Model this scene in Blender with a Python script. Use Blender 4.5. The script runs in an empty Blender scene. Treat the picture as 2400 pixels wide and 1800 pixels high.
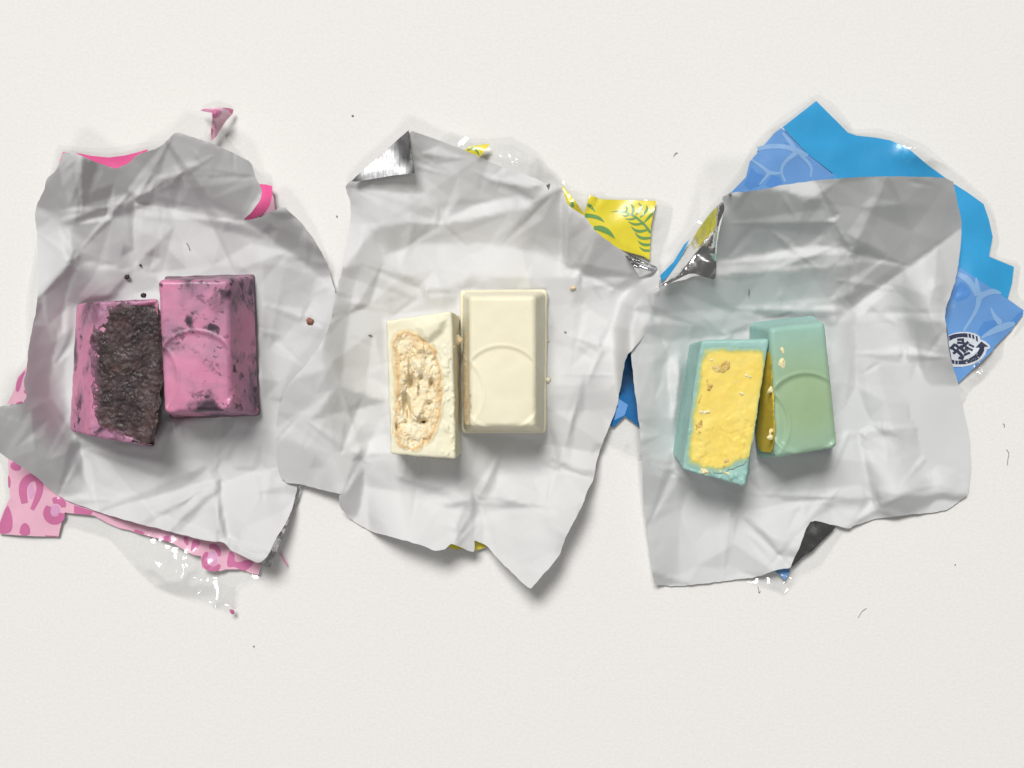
import bpy, math, random
import numpy as np
from mathutils.geometry import delaunay_2d_cdt
from mathutils import Vector

# ------------------------------------------------------------------ camera, world, lamps, exposure
U = 1e-4                 # one design unit = 0.1 mm (about one pixel of the 2400 px wide photograph)
CAM_H = 2700.0           # camera height above the table in design units (27 cm)
scene = bpy.context.scene
cam_data = bpy.data.cameras.new('camera')
cam = bpy.data.objects.new('camera', cam_data)
scene.collection.objects.link(cam)
cam.location = (0, 0, CAM_H * U)
cam_data.sensor_width = 36.0
cam_data.lens = 36.0 * CAM_H / 2400.0
cam_data.clip_start = 0.005
cam_data.clip_end = 50
scene.camera = cam

world = bpy.data.worlds.new('World')
scene.world = world
world.use_nodes = True
bg = world.node_tree.nodes['Background']
bg.inputs['Color'].default_value = (1.0, 0.985, 0.965, 1)
bg.inputs['Strength'].default_value = 0.115

def ceiling_lamp(name, pos, size, power, color):
    d = bpy.data.lights.new(name, 'AREA')
    d.shape = 'RECTANGLE'
    d.size, d.size_y = size
    d.energy = power
    d.color = color
    o = bpy.data.objects.new(name, d)
    scene.collection.objects.link(o)
    o.location = pos
    o.rotation_euler = (-Vector(pos)).to_track_quat('-Z', 'Y').to_euler()
    return o
ceiling_lamp('ceiling_lamp', (-0.72, 2.00, 3.05), (1.50, 1.10), 122.0, (1.0, 0.985, 0.96))
ceiling_lamp('ceiling_lamp', (0.05, -0.34, 0.80), (0.09, 0.09), 0.95, (1.0, 0.985, 0.96))

scene.view_settings.view_transform = 'Standard'
scene.view_settings.look = 'None'
scene.view_settings.gamma = 1
scene.view_settings.exposure = 0.11
scene.view_settings.use_curve_mapping = False
scene.render.engine = 'CYCLES'
scene.cycles.max_bounces = 10
scene.cycles.diffuse_bounces = 2
scene.cycles.transparent_max_bounces = 16
scene.cycles.use_denoising = True

# ------------------------------------------------------------------ helpers
rng = np.random.default_rng(7)
COL = scene.collection

def wpt(u, v, z):
    """photo position (u right, v down) at height z above the table -> metres"""
    k = (CAM_H - z) / CAM_H
    return np.stack([(u - 1200.0) * k * U, (900.0 - v) * k * U, z * U + 0 * u], -1)

def Z(ox, oy, s, pts):
    return [(ox + s * x, oy + s * y) for x, y in pts]

def lin(r, g, b):
    def f(c):
        c /= 255.0
        return c / 12.92 if c <= 0.04045 else ((c + 0.055) / 1.055) ** 2.4
    return (f(r), f(g), f(b))

def empty(name, loc, label=None, cat=None, group=None):
    o = bpy.data.objects.new(name, None)
    o.empty_display_size = 0.005
    COL.objects.link(o)
    o.location = loc
    tag(o, label, cat, group)
    return o

def tag(o, label=None, cat=None, group=None, kind=None):
    if label: o['label'] = label
    if cat: o['category'] = cat
    if group: o['group'] = group
    if kind: o['kind'] = kind
    return o

def mesh_obj(name, co, faces, mat, parent=None, smooth=True, origin=None):
    co = np.asarray(co, float)
    if parent is not None:
        co = co - np.array(parent.location)
        if parent.parent is not None:
            co = co - np.array(parent.parent.location)
    elif origin is not None:
        co = co - np.array(origin)
    me = bpy.data.meshes.new(name)
    me.from_pydata(co.tolist(), [], [tuple(int(i) for i in f) for f in faces])
    me.update()
    if smooth:
        me.polygons.foreach_set('use_smooth', [True] * len(me.polygons))
    me.materials.append(mat)
    o = bpy.data.objects.new(name, me)
    COL.objects.link(o)
    if parent is not None:
        o.parent = parent
    elif origin is not None:
        o.location = origin
    return o

# --- vectorised noise
_perm = np.random.default_rng(3).permutation(512)
_perm = np.concatenate([_perm, _perm, _perm])
_gr = np.random.default_rng(4).normal(size=(512, 2))
_gr /= np.linalg.norm(_gr, axis=1)[:, None]
def pnoise(x, y, seed=0):
    x = np.asarray(x, float) + seed * 37.17; y = np.asarray(y, float) + seed * 91.7
    xi = np.floor(x).astype(int); yi = np.floor(y).astype(int)
    xf = x - xi; yf = y - yi
    def g(i, j, dx, dy):
        h = _perm[_perm[(xi + i) % 512] + (yi + j) % 512]
        v = _gr[h % 512]
        return v[..., 0] * dx + v[..., 1] * dy
    u = xf ** 3 * (xf * (xf * 6 - 15) + 10); v = yf ** 3 * (yf * (yf * 6 - 15) + 10)
    a = g(0, 0, xf, yf); b = g(1, 0, xf - 1, yf); c = g(0, 1, xf, yf - 1); d = g(1, 1, xf - 1, yf - 1)
    return (a + u * (b - a)) * (1 - v) + (c + u * (d - c)) * v
def fbm(x, y, scale, octv=4, seed=0, gain=0.5):
    s = 0; amp = 1.0; f = 1.0 / scale
    for k in range(octv):
        s = s + amp * pnoise(np.asarray(x) * f, np.asarray(y) * f, seed + k * 5)
        amp *= gain; f *= 2.03
    return s
def ridged(x, y, scale, octv=3, seed=0):
    s = 0; amp = 1.0; f = 1.0 / scale
    for k in range(octv):
        s = s + amp * (0.35 - np.abs(pnoise(np.asarray(x) * f, np.asarray(y) * f, seed + k * 5)))
        amp *= 0.5; f *= 2.1
    return s
def sstep(a, b, x):
    t = np.clip((x - a) / (b - a), 0, 1)
    return t * t * (3 - 2 * t)

# --- polygons
def inside(poly, x, y):
    poly = np.asarray(poly, float)
    x = np.asarray(x, float); y = np.asarray(y, float)
    c = np.zeros(x.shape, bool)
    n = len(poly)
    for i in range(n):
        x1, y1 = poly[i]; x2, y2 = poly[(i + 1) % n]
        if y1 == y2: continue
        hit = ((y1 > y) != (y2 > y)) & (x < (x2 - x1) * (y - y1) / (y2 - y1) + x1)
        c ^= hit
    return c
def pdist(poly, x, y, closed=True):
    poly = np.asarray(poly, float)
    d = np.full(np.shape(x), 1e9)
    n = len(poly)
    for i in range(n if closed else n - 1):
        x1, y1 = poly[i]; x2, y2 = poly[(i + 1) % n]
        ex, ey = x2 - x1, y2 - y1
        L = ex * ex + ey * ey + 1e-9
        t = np.clip(((x - x1) * ex + (y - y1) * ey) / L, 0, 1)
        d = np.minimum(d, np.hypot(x - x1 - t * ex, y - y1 - t * ey))
    return d
def sdist(poly, x, y):
    d = pdist(poly, x, y)
    return np.where(inside(poly, x, y), d, -d)      # positive inside

def smooth_closed(pts, it=2, keep=0.75):
    """Chaikin corner cutting"""
    p = np.asarray(pts, float)
    for _ in range(it):
        q = np.roll(p, -1, 0)
        a = keep * p + (1 - keep) * q; b = (1 - keep) * p + keep * q
        p = np.stack([a, b], 1).reshape(-1, 2)
    return p
def resample(poly, step, closed=True):
    p = np.asarray(poly, float)
    out = []
    n = len(p)
    for i in range(n if closed else n - 1):
        a, b = p[i], p[(i + 1) % n]
        k = max(1, int(round(np.hypot(*(b - a)) / step)))
        for j in range(k):
            out.append(a + (b - a) * j / k)
    if not closed: out.append(p[-1])
    return np.array(out)

def tri_sheet(outline, step, seed=1, jitter=0.25, edge_step=None):
    """triangulate the inside of an outline with a dense, slightly jittered grid"""
    edge = resample(outline, edge_step or step)
    lo = edge.min(0); hi = edge.max(0)
    gx = np.arange(lo[0] + step / 2, hi[0], step); gy = np.arange(lo[1] + step / 2, hi[1], step)
    X, Y = np.meshgrid(gx, gy)
    X = X + (np.arange(len(gy)) % 2)[:, None] * step * 0.5
    r = np.random.default_rng(seed)
    X = (X + r.uniform(-jitter, jitter, X.shape) * step).ravel(); Y = (Y + r.uniform(-jitter, jitter, Y.shape) * step).ravel()
    k = inside(edge, X, Y)
    X, Y = X[k], Y[k]
    k = pdist(edge, X, Y) > step * 0.45
    pts = np.concatenate([edge, np.stack([X[k], Y[k]], 1)])
    n = len(edge)
    V = [Vector((a, -b)) for a, b in pts]
    E = [(i, (i + 1) % n) for i in range(n)]
    vo, eo, fo, *_ = delaunay_2d_cdt(V, E, [list(range(n))], 1, 1e-5)
    P = np.array([(v.x, -v.y) for v in vo])
    F = []
    for f in fo:
        a, b, c = f[:3]
        ar = (P[b][0] - P[a][0]) * (P[c][1] - P[a][1]) - (P[c][0] - P[a][0]) * (P[b][1] - P[a][1])
        F.append((a, c, b) if ar > 0 else (a, b, c))     # face up (v runs down)
    return P, F

def sheet(name, outline, hfun, mat, parent=None, step=6.0, seed=1, edge_step=None, origin=None):
    P, F = tri_sheet(outline, step, seed, edge_step=edge_step)
    h = hfun(P[:, 0], P[:, 1])
    return mesh_obj(name, wpt(P[:, 0], P[:, 1], h), F, mat, parent, True, origin)

def stroke_poly(pts, widths, it=2):
    """outline of a tapered brush stroke along an open polyline"""
    p = np.asarray(pts, float)
    w = np.interp(np.linspace(0, 1, len(p)), np.linspace(0, 1, len(widths)), widths)
    for _ in range(it):
        a = np.concatenate([p[:1], (0.75 * p[:-1] + 0.25 * p[1:]), p[-1:]]) if False else None
        q = [p[0]]; ww = [w[0]]
        for i in range(len(p) - 1):
            q += [0.75 * p[i] + 0.25 * p[i + 1], 0.25 * p[i] + 0.75 * p[i + 1]]
            ww += [0.75 * w[i] + 0.25 * w[i + 1], 0.25 * w[i] + 0.75 * w[i + 1]]
        q.append(p[-1]); ww.append(w[-1])
        p = np.array(q); w = np.array(ww)
    t = np.gradient(p, axis=0); t /= np.linalg.norm(t, axis=1)[:, None] + 1e-9
    nrm = np.stack([-t[:, 1], t[:, 0]], 1)
    return np.concatenate([p + nrm * w[:, None] / 2, (p - nrm * w[:, None] / 2)[::-1]])

# ------------------------------------------------------------------ materials
class NT:
    def __init__(self, name):
        self.m = bpy.data.materials.new(name); self.m.use_nodes = True
        self.t = self.m.node_tree; self.t.nodes.clear()
        self.out = self.n('ShaderNodeOutputMaterial')
        self.tc = self.n('ShaderNodeTexCoord')
    def n(self, k, **kw):
        o = self.t.nodes.new(k)
        for a, b in kw.items(): setattr(o, a, b)
        return o
    def l(self, a, b): self.t.links.new(a, b)
    def noise(self, scale, detail=4, rough=0.55, dist=0.0, vec=None):
        o = self.n('ShaderNodeTexNoise')
        o.inputs['Scale'].default_value = scale; o.inputs['Detail'].default_value = detail
        o.inputs['Roughness'].default_value = rough; o.inputs['Distortion'].default_value = dist
        self.l(vec or self.tc.outputs['Object'], o.inputs['Vector'])
        return o.outputs['Fac']
    def voro(self, scale, feature='F1', vec=None, rnd=1.0):
        o = self.n('ShaderNodeTexVoronoi', feature=feature)
        o.inputs['Scale'].default_value = scale; o.inputs['Randomness'].default_value = rnd
        self.l(vec or self.tc.outputs['Object'], o.inputs['Vector'])
        return o.outputs['Distance']
    def ramp(self, fac, stops, interp='LINEAR'):
        o = self.n('ShaderNodeValToRGB'); o.color_ramp.interpolation = interp
        cr = o.color_ramp
        while len(cr.elements) < len(stops): cr.elements.new(0.5)
        for e, (p, c) in zip(cr.elements, stops):
            e.position = p
            e.color = (c, c, c, 1) if isinstance(c, (int, float)) else (*c, 1)
        self.l(fac, o.inputs['Fac'])
        return o.outputs['Color']
    def mix(self, fac, a, b, blend='MIX'):
        o = self.n('ShaderNodeMix', data_type='RGBA', blend_type=blend)
        for s, v in ((o.inputs[0], fac), (o.inputs[6], a), (o.inputs[7], b)):
            if hasattr(v, 'is_linked') or hasattr(v, 'links'): self.l(v, s)
            else: s.default_value = v if isinstance(v, (int, float)) else (*v, 1)
        return o.outputs[2]
    def math(self, op, a, b=0.0):
        o = self.n('ShaderNodeMath', operation=op)
        for s, v in zip(o.inputs, (a, b)):
            if hasattr(v, 'links'): self.l(v, s)
            else: s.default_value = v
        return o.outputs[0]
    def bump(self, h, strength, dist, prev=None):
        o = self.n('ShaderNodeBump')
        o.inputs['Strength'].default_value = strength; o.inputs['Distance'].default_value = dist
        self.l(h, o.inputs['Height'])
        if prev is not None: self.l(prev, o.inputs['Normal'])
        return o.outputs['Normal']
    def principled(self, color, rough=0.5, normal=None, **kw):
        p = self.n('ShaderNodeBsdfPrincipled')
        if hasattr(color, 'links'): self.l(color, p.inputs['Base Color'])
        else: p.inputs['Base Color'].default_value = (*color, 1)
        if hasattr(rough, 'links'): self.l(rough, p.inputs['Roughness'])
        else: p.inputs['Roughness'].default_value = rough
        if normal is not None: self.l(normal, p.inputs['Normal'])
        for k, v in kw.items():
            s = p.inputs[k.replace('_', ' ')]
            if hasattr(v, 'links'): self.l(v, s)
            else: s.default_value = v
        self.l(p.outputs[0], self.out.inputs['Surface'])
        return p

def mat_table():
    m = NT('white_table_paper')
    mp = m.n('ShaderNodeMapping'); mp.inputs['Scale'].default_value = (1.0, 2.2, 1.0); mp.inputs['Rotation'].default_value = (0, 0, 0.35)
    m.l(m.tc.outputs['Object'], mp.inputs['Vector'])
    a = m.noise(900, 5, 0.6, 0.4, mp.outputs[0]); b = m.noise(260, 3, 0.5)
    h = m.math('ADD', a, m.math('MULTIPLY', b, 0.8))
    col = m.ramp(m.noise(1500, 3), [(0.3, (0.815, 0.805, 0.782)), (0.7, (0.865, 0.857, 0.838))])
    m.principled(col, 0.75, m.bump(h, 0.20, 0.0002), Specular_IOR_Level=0.25)
    return m.m

def mat_paper(name, tint, stain, stain_amt):
    m = NT(name)
    big = m.noise(42, 4, 0.6)
    mott = m.noise(190, 4, 0.65)
    c = m.mix(m.ramp(big, [(0.48, 0.0), (0.72, stain_amt)]), tint, stain)
    c = m.mix(m.ramp(mott, [(0.42, 0.0), (0.75, 0.10)]), c, (0.62, 0.62, 0.61))
    wr = m.noise(330, 6, 0.62, 0.6)
    fine = m.noise(2600, 3, 0.5)
    n = m.bump(wr, 0.09, 0.0002)
    n = m.bump(fine, 0.18, 0.00006, n)
    m.principled(c, 0.62, n, Specular_IOR_Level=0.32)
    return m.m

def mat_foil(name='foil', brushed=False, base=0.78):
    m = NT(name)
    if brushed:
        mp = m.n('ShaderNodeMapping'); mp.inputs['Scale'].default_value = (1.0, 0.025, 1.0)
        m.l(m.tc.outputs['Object'], mp.inputs['Vector'])
        h = m.noise(4200, 3, 0.7, 0, mp.outputs[0])
        n = m.bump(h, 0.6, 0.00012)
        r = 0.42
        c = m.ramp(h, [(0.35, (base * .62, base * .63, base * .65)), (0.65, (base, base, base * 1.02))])
    else:
        n = m.bump(m.noise(170, 3, 0.55, 0.8), 0.35, 0.0006)
        r = m.ramp(m.noise(300, 3), [(0.4, 0.12), (0.7, 0.32)]); c = (base, base, base * 1.01)
    m.principled(c, r, n, Metallic=1.0)
    return m.m

def mat_film():
    m = NT('clear_plastic_film')
    tr = m.n('ShaderNodeBsdfTransparent'); tr.inputs['Color'].default_value = (0.952, 0.958, 0.960, 1)
    gl = m.n('ShaderNodeBsdfGlossy'); gl.inputs['Roughness'].default_value = 0.06
    gl.inputs['Color'].default_value = (1, 1, 1, 1)
    nb = m.bump(m.noise(105, 2, 0.5, 0.6), 0.4, 0.0009)
    m.l(nb, gl.inputs['Normal'])
    fr = m.n('ShaderNodeFresnel'); fr.inputs['IOR'].default_value = 1.36
    m.l(nb, fr.inputs['Normal'])
    mx = m.n('ShaderNodeMixShader')
    m.l(m.math('MINIMUM', m.math('MULTIPLY', fr.outputs[0], 1.5), 0.30), mx.inputs[0]); m.l(tr.outputs[0], mx.inputs[1]); m.l(gl.outputs[0], mx.inputs[2])
    m.l(mx.outputs[0], m.out.inputs['Surface'])
    return m.m

def mat_print(name, rgb, alpha=1.0, var=0.06):
    m = NT(name)
    c = lin(*rgb)
    c2 = tuple(min(1, x * (1 + var)) for x in c); c1 = tuple(x * (1 - var) for x in c)
    col = m.ramp(m.noise(120, 3), [(0.3, c1), (0.7, c2)])
    nb = m.bump(m.noise(210, 3, 0.55, 0.3), 0.25, 0.0004)
    p = m.principled(col, 0.28, nb, Specular_IOR_Level=0.45, Coat_Weight=0.35, Coat_Roughness=0.08)
    p.inputs['Alpha'].default_value = alpha
    return m.m

# ------------------------------------------------------------------ table
TABLE = mesh_obj('table_surface', [(-0.7, -0.6, 0), (0.7, -0.6, 0), (0.7, 0.6, 0), (-0.7, 0.6, 0)], [(0, 1, 2, 3)], mat_table(), smooth=False)
tag(TABLE, 'plain white matt paper table top under the sweets', 'table', kind='structure')

# ------------------------------------------------------------------ crumpled inner wrappers (paper outside up, foil beneath)
# The paper is a relief: every facet of the crumple has a slope; the facets are listed as polygons with the
# tone they show under the ceiling lamp, and the heights are found so that the slopes agree (least squares).
G = np.array([-0.339, -0.941])                      # horizontal direction to the main lamp (u, v)
def tone_of_slope(p):
    a = np.arctan(p)
    t1, t2 = math.radians(35), math.radians(22)
    return 0.805 * (0.14 * (1 + np.cos(a)) / 2 + 0.575 * np.maximum(0, np.cos(t1 + a)) / math.cos(t1)
            + 0.10 * np.maximum(0, np.cos(t2 - a)) / math.cos(t2))
_ps = np.linspace(-0.45, 0.95, 400)
_tb = tone_of_slope(_ps)
_k = np.argsort(_tb)
def slope_for(g):                                   # g: display grey 0..255
    x = g / 255.0
    l = ((x + 0.055) / 1.055) ** 2.4
    return np.interp(l, _tb[_k], _ps[_k])

class Relief:
    Q = 6.0
    def __init__(self, outline, facets, flats, base=30.0, contrast=1.0, mid=207.0, seed=0, lo=9.0, prior_w=0.010, crumple=1.0, lifts=(), folds=()):
        self.outline = np.asarray(outline, float)
        q = self.Q
        lo_ = self.outline.min(0) - 20; hi_ = self.outline.max(0) + 20
        self.o = lo_
        nx = int((hi_[0] - lo_[0]) / q) + 2; ny = int((hi_[1] - lo_[1]) / q) + 2
        self.nx, self.ny = nx, ny
        X, Y = np.meshgrid(lo_[0] + q * np.arange(nx), lo_[1] + q * np.arange(ny))
        xc = X[:-1, :-1] + q / 2; yc = Y[:-1, :-1] + q / 2
        # wobble the facet borders a little so creases are not ruler straight
        wx = xc + 5 * fbm(xc, yc, 60, 2, seed + 1); wy = yc + 5 * fbm(xc, yc, 60, 2, seed + 2)
        tone = np.full(xc.shape, mid); fid = np.zeros(xc.shape, int)
        for i, (g, poly) in enumerate(facets):
            k = inside(poly, wx, wy)
            tone[k] = mid + contrast * (g - mid); fid[k] = i + 1
        flat = np.zeros(xc.shape, bool)
        for poly in flats:
            flat |= sdist(poly, xc, yc) > 14
        P = slope_for(tone)
        P[flat] = 0.0
        inm = inside(self.outline, xc, yc)
        w = np.where(inm, 1.0, 0.03)
        wperp = np.where(flat, 0.8, 0.14) * np.where(inm, 1.0, 0.25)
        w = np.where(flat, 1.3, w)
        prior = np.full(X.shape, base)
        pw = np.full(X.shape, prior_w)
        for (lx, ly, lr, lh, lw) in lifts:
            wt = np.exp(-((X - lx) ** 2 + (Y - ly) ** 2) / lr ** 2)
            prior = prior * (1 - wt) + lh * wt; pw = pw + wt * lw
        same_x = (fid[:, 1:] == fid[:, :-1]); same_y = (fid[1:, :] == fid[:-1, :])
        lam = 0.55
        def D(h):
            dx = ((h[:-1, 1:] - h[:-1, :-1]) + (h[1:, 1:] - h[1:, :-1])) / (2 * q)
            dy = ((h[1:, :-1] - h[:-1, :-1]) + (h[1:, 1:] - h[:-1, 1:])) / (2 * q)
            return dx, dy
        def DT(ax, ay):
            h = np.zeros((ny, nx)); a = ax / (2 * q); b = ay / (2 * q)
            h[:-1, 1:] += a - b; h[:-1, :-1] += -a - b; h[1:, 1:] += a + b; h[1:, :-1] += -a + b
            return h
        gp = np.array([-G[1], G[0]])
        # seen from a camera 27 cm away: slopes in the picture and on the table differ off-axis
        GX = G[0] + P * (xc - 1200.0) / CAM_H; GY = G[1] + P * (yc - 900.0) / CAM_H
        def A(h):
            dx, dy = D(h)
            r1 = w * (GX * dx + GY * dy); r2 = wperp * (gp[0] * dx + gp[1] * dy)
            sx = lam * same_x * (dx[:, 1:] - dx[:, :-1]); sx2 = lam * same_x * (dy[:, 1:] - dy[:, :-1])
            sy = lam * same_y * (dx[1:, :] - dx[:-1, :]); sy2 = lam * same_y * (dy[1:, :] - dy[:-1, :])
            ck = 0.35 * (h[:-1, :-1] - h[:-1, 1:] - h[1:, :-1] + h[1:, 1:]) / q
            return r1, r2, sx, sx2, sy, sy2, ck
        def AT(R):
            r1, r2, sx, sx2, sy, sy2, ck = R
            ax = w * GX * r1 + wperp * gp[0] * r2; ay = w * GY * r1 + wperp * gp[1] * r2
            t = lam * same_x * sx; ax[:, 1:] += t; ax[:, :-1] -= t
            t = lam * same_x * sx2; ay[:, 1:] += t; ay[:, :-1] -= t
            t = lam * same_y * sy; ax[1:, :] += t; ax[:-1, :] -= t
            t = lam * same_y * sy2; ay[1:, :] += t; ay[:-1, :] -= t
            h = DT(ax, ay)
            t = 0.35 * ck / q
            h[:-1, :-1] += t; h[:-1, 1:] -= t; h[1:, :-1] -= t; h[1:, 1:] += t
            return h
        h = prior.copy()
        for rnd in range(3):
            if rnd:                                  # hold the paper above the table where it would sink below it
                low = h < lo + 2
                pw = np.where(low, np.maximum(pw, 0.12), pw); prior = np.where(low, lo + 3.0, prior)
            kk = (pw / q) ** 2
            b = AT((w * P, 0 * P, 0 * same_x, 0 * same_x, 0 * same_y, 0 * same_y, 0 * P)) + kk * prior
            N = lambda x: AT(A(x)) + kk * x
            r = b - N(h); p = r.copy(); rs = (r * r).sum()
            for _ in range(420 if rnd == 0 else 160):
                Ap = N(p); al = rs / ((p * Ap).sum() + 1e-30)
                h += al * p; r -= al * Ap; rn = (r * r).sum()
                if rn < 1e-16: break
                p = r + (rn / rs) * p; rs = rn
        self.raw = (h.min(), h.max())
        # small crumples everywhere except under the sweets
        flatn = np.zeros(X.shape)
        for poly in flats:
            flatn = np.maximum(flatn, sstep(-30, 10, sdist(poly, X, Y)))
        loc = 0.35 + 0.9 * sstep(-0.25, 0.45, fbm(X, Y, 260, 2, seed + 9))
        cr = 4.0 * ridged(X, Y, 150, 2, seed + 3) * loc + 1.5 * ridged(X + 0.6 * Y, Y - 0.5 * X, 60, 2, seed + 4) * loc + 0.5 * fbm(X, Y, 210, 2, seed + 5)
        h = h + crumple * cr * (1 - flatn)
        # keep clear of the table
        h = lo + np.logaddexp(0, (h - lo) / 3.0) * 3.0
        hp = np.pad(h, 1, mode='edge')
        h = (6 * h + hp[:-2, 1:-1] + hp[2:, 1:-1] + hp[1:-1, :-2] + hp[1:-1, 2:]) / 10
        self.h = h
        self.X, self.Y = X, Y
        self.flats = flats; self.folds = []; self.nets = []
        r = np.random.default_rng(seed + 77)
        for hub, rays in folds:                      # fold lines that leave one crumple point
            for q_ in rays:
                L = math.hypot(q_[0] - hub[0], q_[1] - hub[1])
                self.folds.append((hub[0], hub[1], q_[0], q_[1], min(34, 0.12 * L + 8) * r.uniform(0.7, 1.1), r.choice([-1, 1]) * r.uniform(0.22, 0.46), True))
        span = self.outline.max(0) - self.outline.min(0)
        for k in range(58):                          # short straight creases everywhere
            c = self.outline.min(0) + span * r.random(2)
            th = r.choice([0.1, 0.75, 1.6, 2.35]) + r.normal() * 0.3; L = r.uniform(50, 210)
            d = np.array([math.cos(th), math.sin(th)]) * L / 2
            self.folds.append((*(c - d), *(c + d), r.uniform(8, 26), r.choice([-1, 1]) * r.uniform(0.16, 0.40), False))
    def crumple_nets(self, seed):
        # stiff paper breaks into flat triangles: random points with random heights, joined by straight creases
        self.nets = []
        lo_ = self.outline.min(0) - 60; hi_ = self.outline.max(0) + 60
        for sp, amp in ((165.0, 11.0), (74.0, 5.4)):
            r = np.random.default_rng(seed + int(sp))
            X, Y = np.meshgrid(np.arange(lo_[0], hi_[0], sp), np.arange(lo_[1], hi_[1], sp))
            pts = np.stack([X.ravel(), Y.ravel()], 1) + r.uniform(-0.46, 0.46, (X.size, 2)) * sp
            z = r.normal(size=len(pts)) * amp
            vo, eo, fo, orig, *_ = delaunay_2d_cdt([Vector(p) for p in pts], [], [], 0, 1e-6)
            zz = [z[o_[0]] if len(o_) else 0.0 for o_ in orig]
            self.nets.append([[(vo[i].x, vo[i].y, zz[i]) for i in f] for f in fo])
    def net(self, u, v):
        z = np.zeros(np.shape(u))
        for tris in self.nets:
            for (a, b, c) in tris:
                x0, x1 = min(a[0], b[0], c[0]), max(a[0], b[0], c[0]); y0, y1 = min(a[1], b[1], c[1]), max(a[1], b[1], c[1])
                k = np.nonzero((u >= x0) & (u <= x1) & (v >= y0) & (v <= y1))[0]
                if not len(k): continue
                d = (b[1] - c[1]) * (a[0] - c[0]) + (c[0] - b[0]) * (a[1] - c[1])
                l1 = ((b[1] - c[1]) * (u[k] - c[0]) + (c[0] - b[0]) * (v[k] - c[1])) / d
                l2 = ((c[1] - a[1]) * (u[k] - c[0]) + (a[0] - c[0]) * (v[k] - c[1])) / d
                l3 = 1 - l1 - l2
                ok = (l1 >= 0) & (l2 > 0) & (l3 >= 0)
                kk = k[ok]
                z[kk] += l1[ok] * a[2] + l2[ok] * b[2] + l3[ok] * c[2]
        return z
    def fine(self, u, v):
        u = np.asarray(u, float); v = np.asarray(v, float)
        z = np.zeros(np.shape(u))
        uu = u + 2.2 * pnoise(u / 38, v / 38, 5); vv = v + 2.2 * pnoise(u / 38, v / 38, 6)
        for (x1, y1, x2, y2, w, k, ray) in self.folds:
            L = math.hypot(x2 - x1, y2 - y1); tx, ty = (x2 - x1) / L, (y2 - y1) / L
            t = ((uu - x1) * tx + (vv - y1) * ty) / L; d = np.abs(-(uu - x1) * ty + (vv - y1) * tx)
            prof = (np.minimum(t / 0.10, (1.12 - t) / 1.02) if ray else np.minimum(t / 0.35, (1 - t) / 0.65))
            z += k * np.maximum(0, w * np.clip(prof, 0, 1) - d)
        return z
    def __call__(self, u, v):
        z = self.fine(u, v)
        if self.nets: z = z + self.net(np.ravel(u).astype(float), np.ravel(v).astype(float)).reshape(np.shape(u))
        for poly in self.flats: z = z * (1 - sstep(-6, 22, sdist(poly, u, v)))
        return np.maximum(self.coarse(u, v) + z, 6.5)
    def coarse(self, u, v):
        q = self.Q
        x = np.clip((np.asarray(u) - self.o[0]) / q, 0, self.nx - 1.001); y = np.clip((np.asarray(v) - self.o[1]) / q, 0, self.ny - 1.001)
        i = x.astype(int); j = y.astype(int); fx = x - i; fy = y - j
        h = self.h
        return (h[j, i] * (1 - fx) + h[j, i + 1] * fx) * (1 - fy) + (h[j + 1, i] * (1 - fx) + h[j + 1, i + 1] * fx) * fy

z1 = lambda p: Z(0, 200, .3843, p)
z2 = lambda p: Z(0, 800, .42205, p)
z3 = lambda p: Z(750, 250, .3919, p)
z4 = lambda p: Z(600, 850, .3843, p)
z5 = lambda p: Z(1400, 180, .4521, p)
z6 = lambda p: Z(1400, 780, .4521, p)
zP = lambda p: Z(120, 620, .27733, p)
zW = lambda p: Z(870, 650, .27125, p)
zG = lambda p: Z(1550, 710, .27125, p)

left_outline = (z1([(385,415),(440,406),(500,430),(640,490),(710,508),(780,480),(830,425),(965,382),(1010,345),(1060,292),(1095,290),(1300,355),(1440,420),(1530,470),(1560,560),(1600,640),(1590,700),(1530,780),(1480,818),(1520,822),(1600,800),(1725,733),(1830,830),(1910,930),(1995,1080),(2015,1160),(2045,1260)])
    + [(800,740),(805,840),(800,950),(770,1050),(720,1110)]
    + z2([(1655,800),(1640,870),(1615,950),(1580,1020),(1530,1100),(1490,1190),(1440,1235),(1330,1185),(1280,1160),(1240,1112),(1150,1110),(900,1045),(760,1010),(550,950),(500,930),(370,885),(325,860),(250,795),(180,735),(60,660),(0,620),(-70,590),(-90,480),(-70,390),(0,360),(130,345),(148,300),(130,240),(150,150),(155,60)])
    + z1([(180,1561),(215,1400),(230,1300),(235,1100),(225,900),(213,800),(222,730),(265,650),(285,570),(340,520),(370,460)]))
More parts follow.
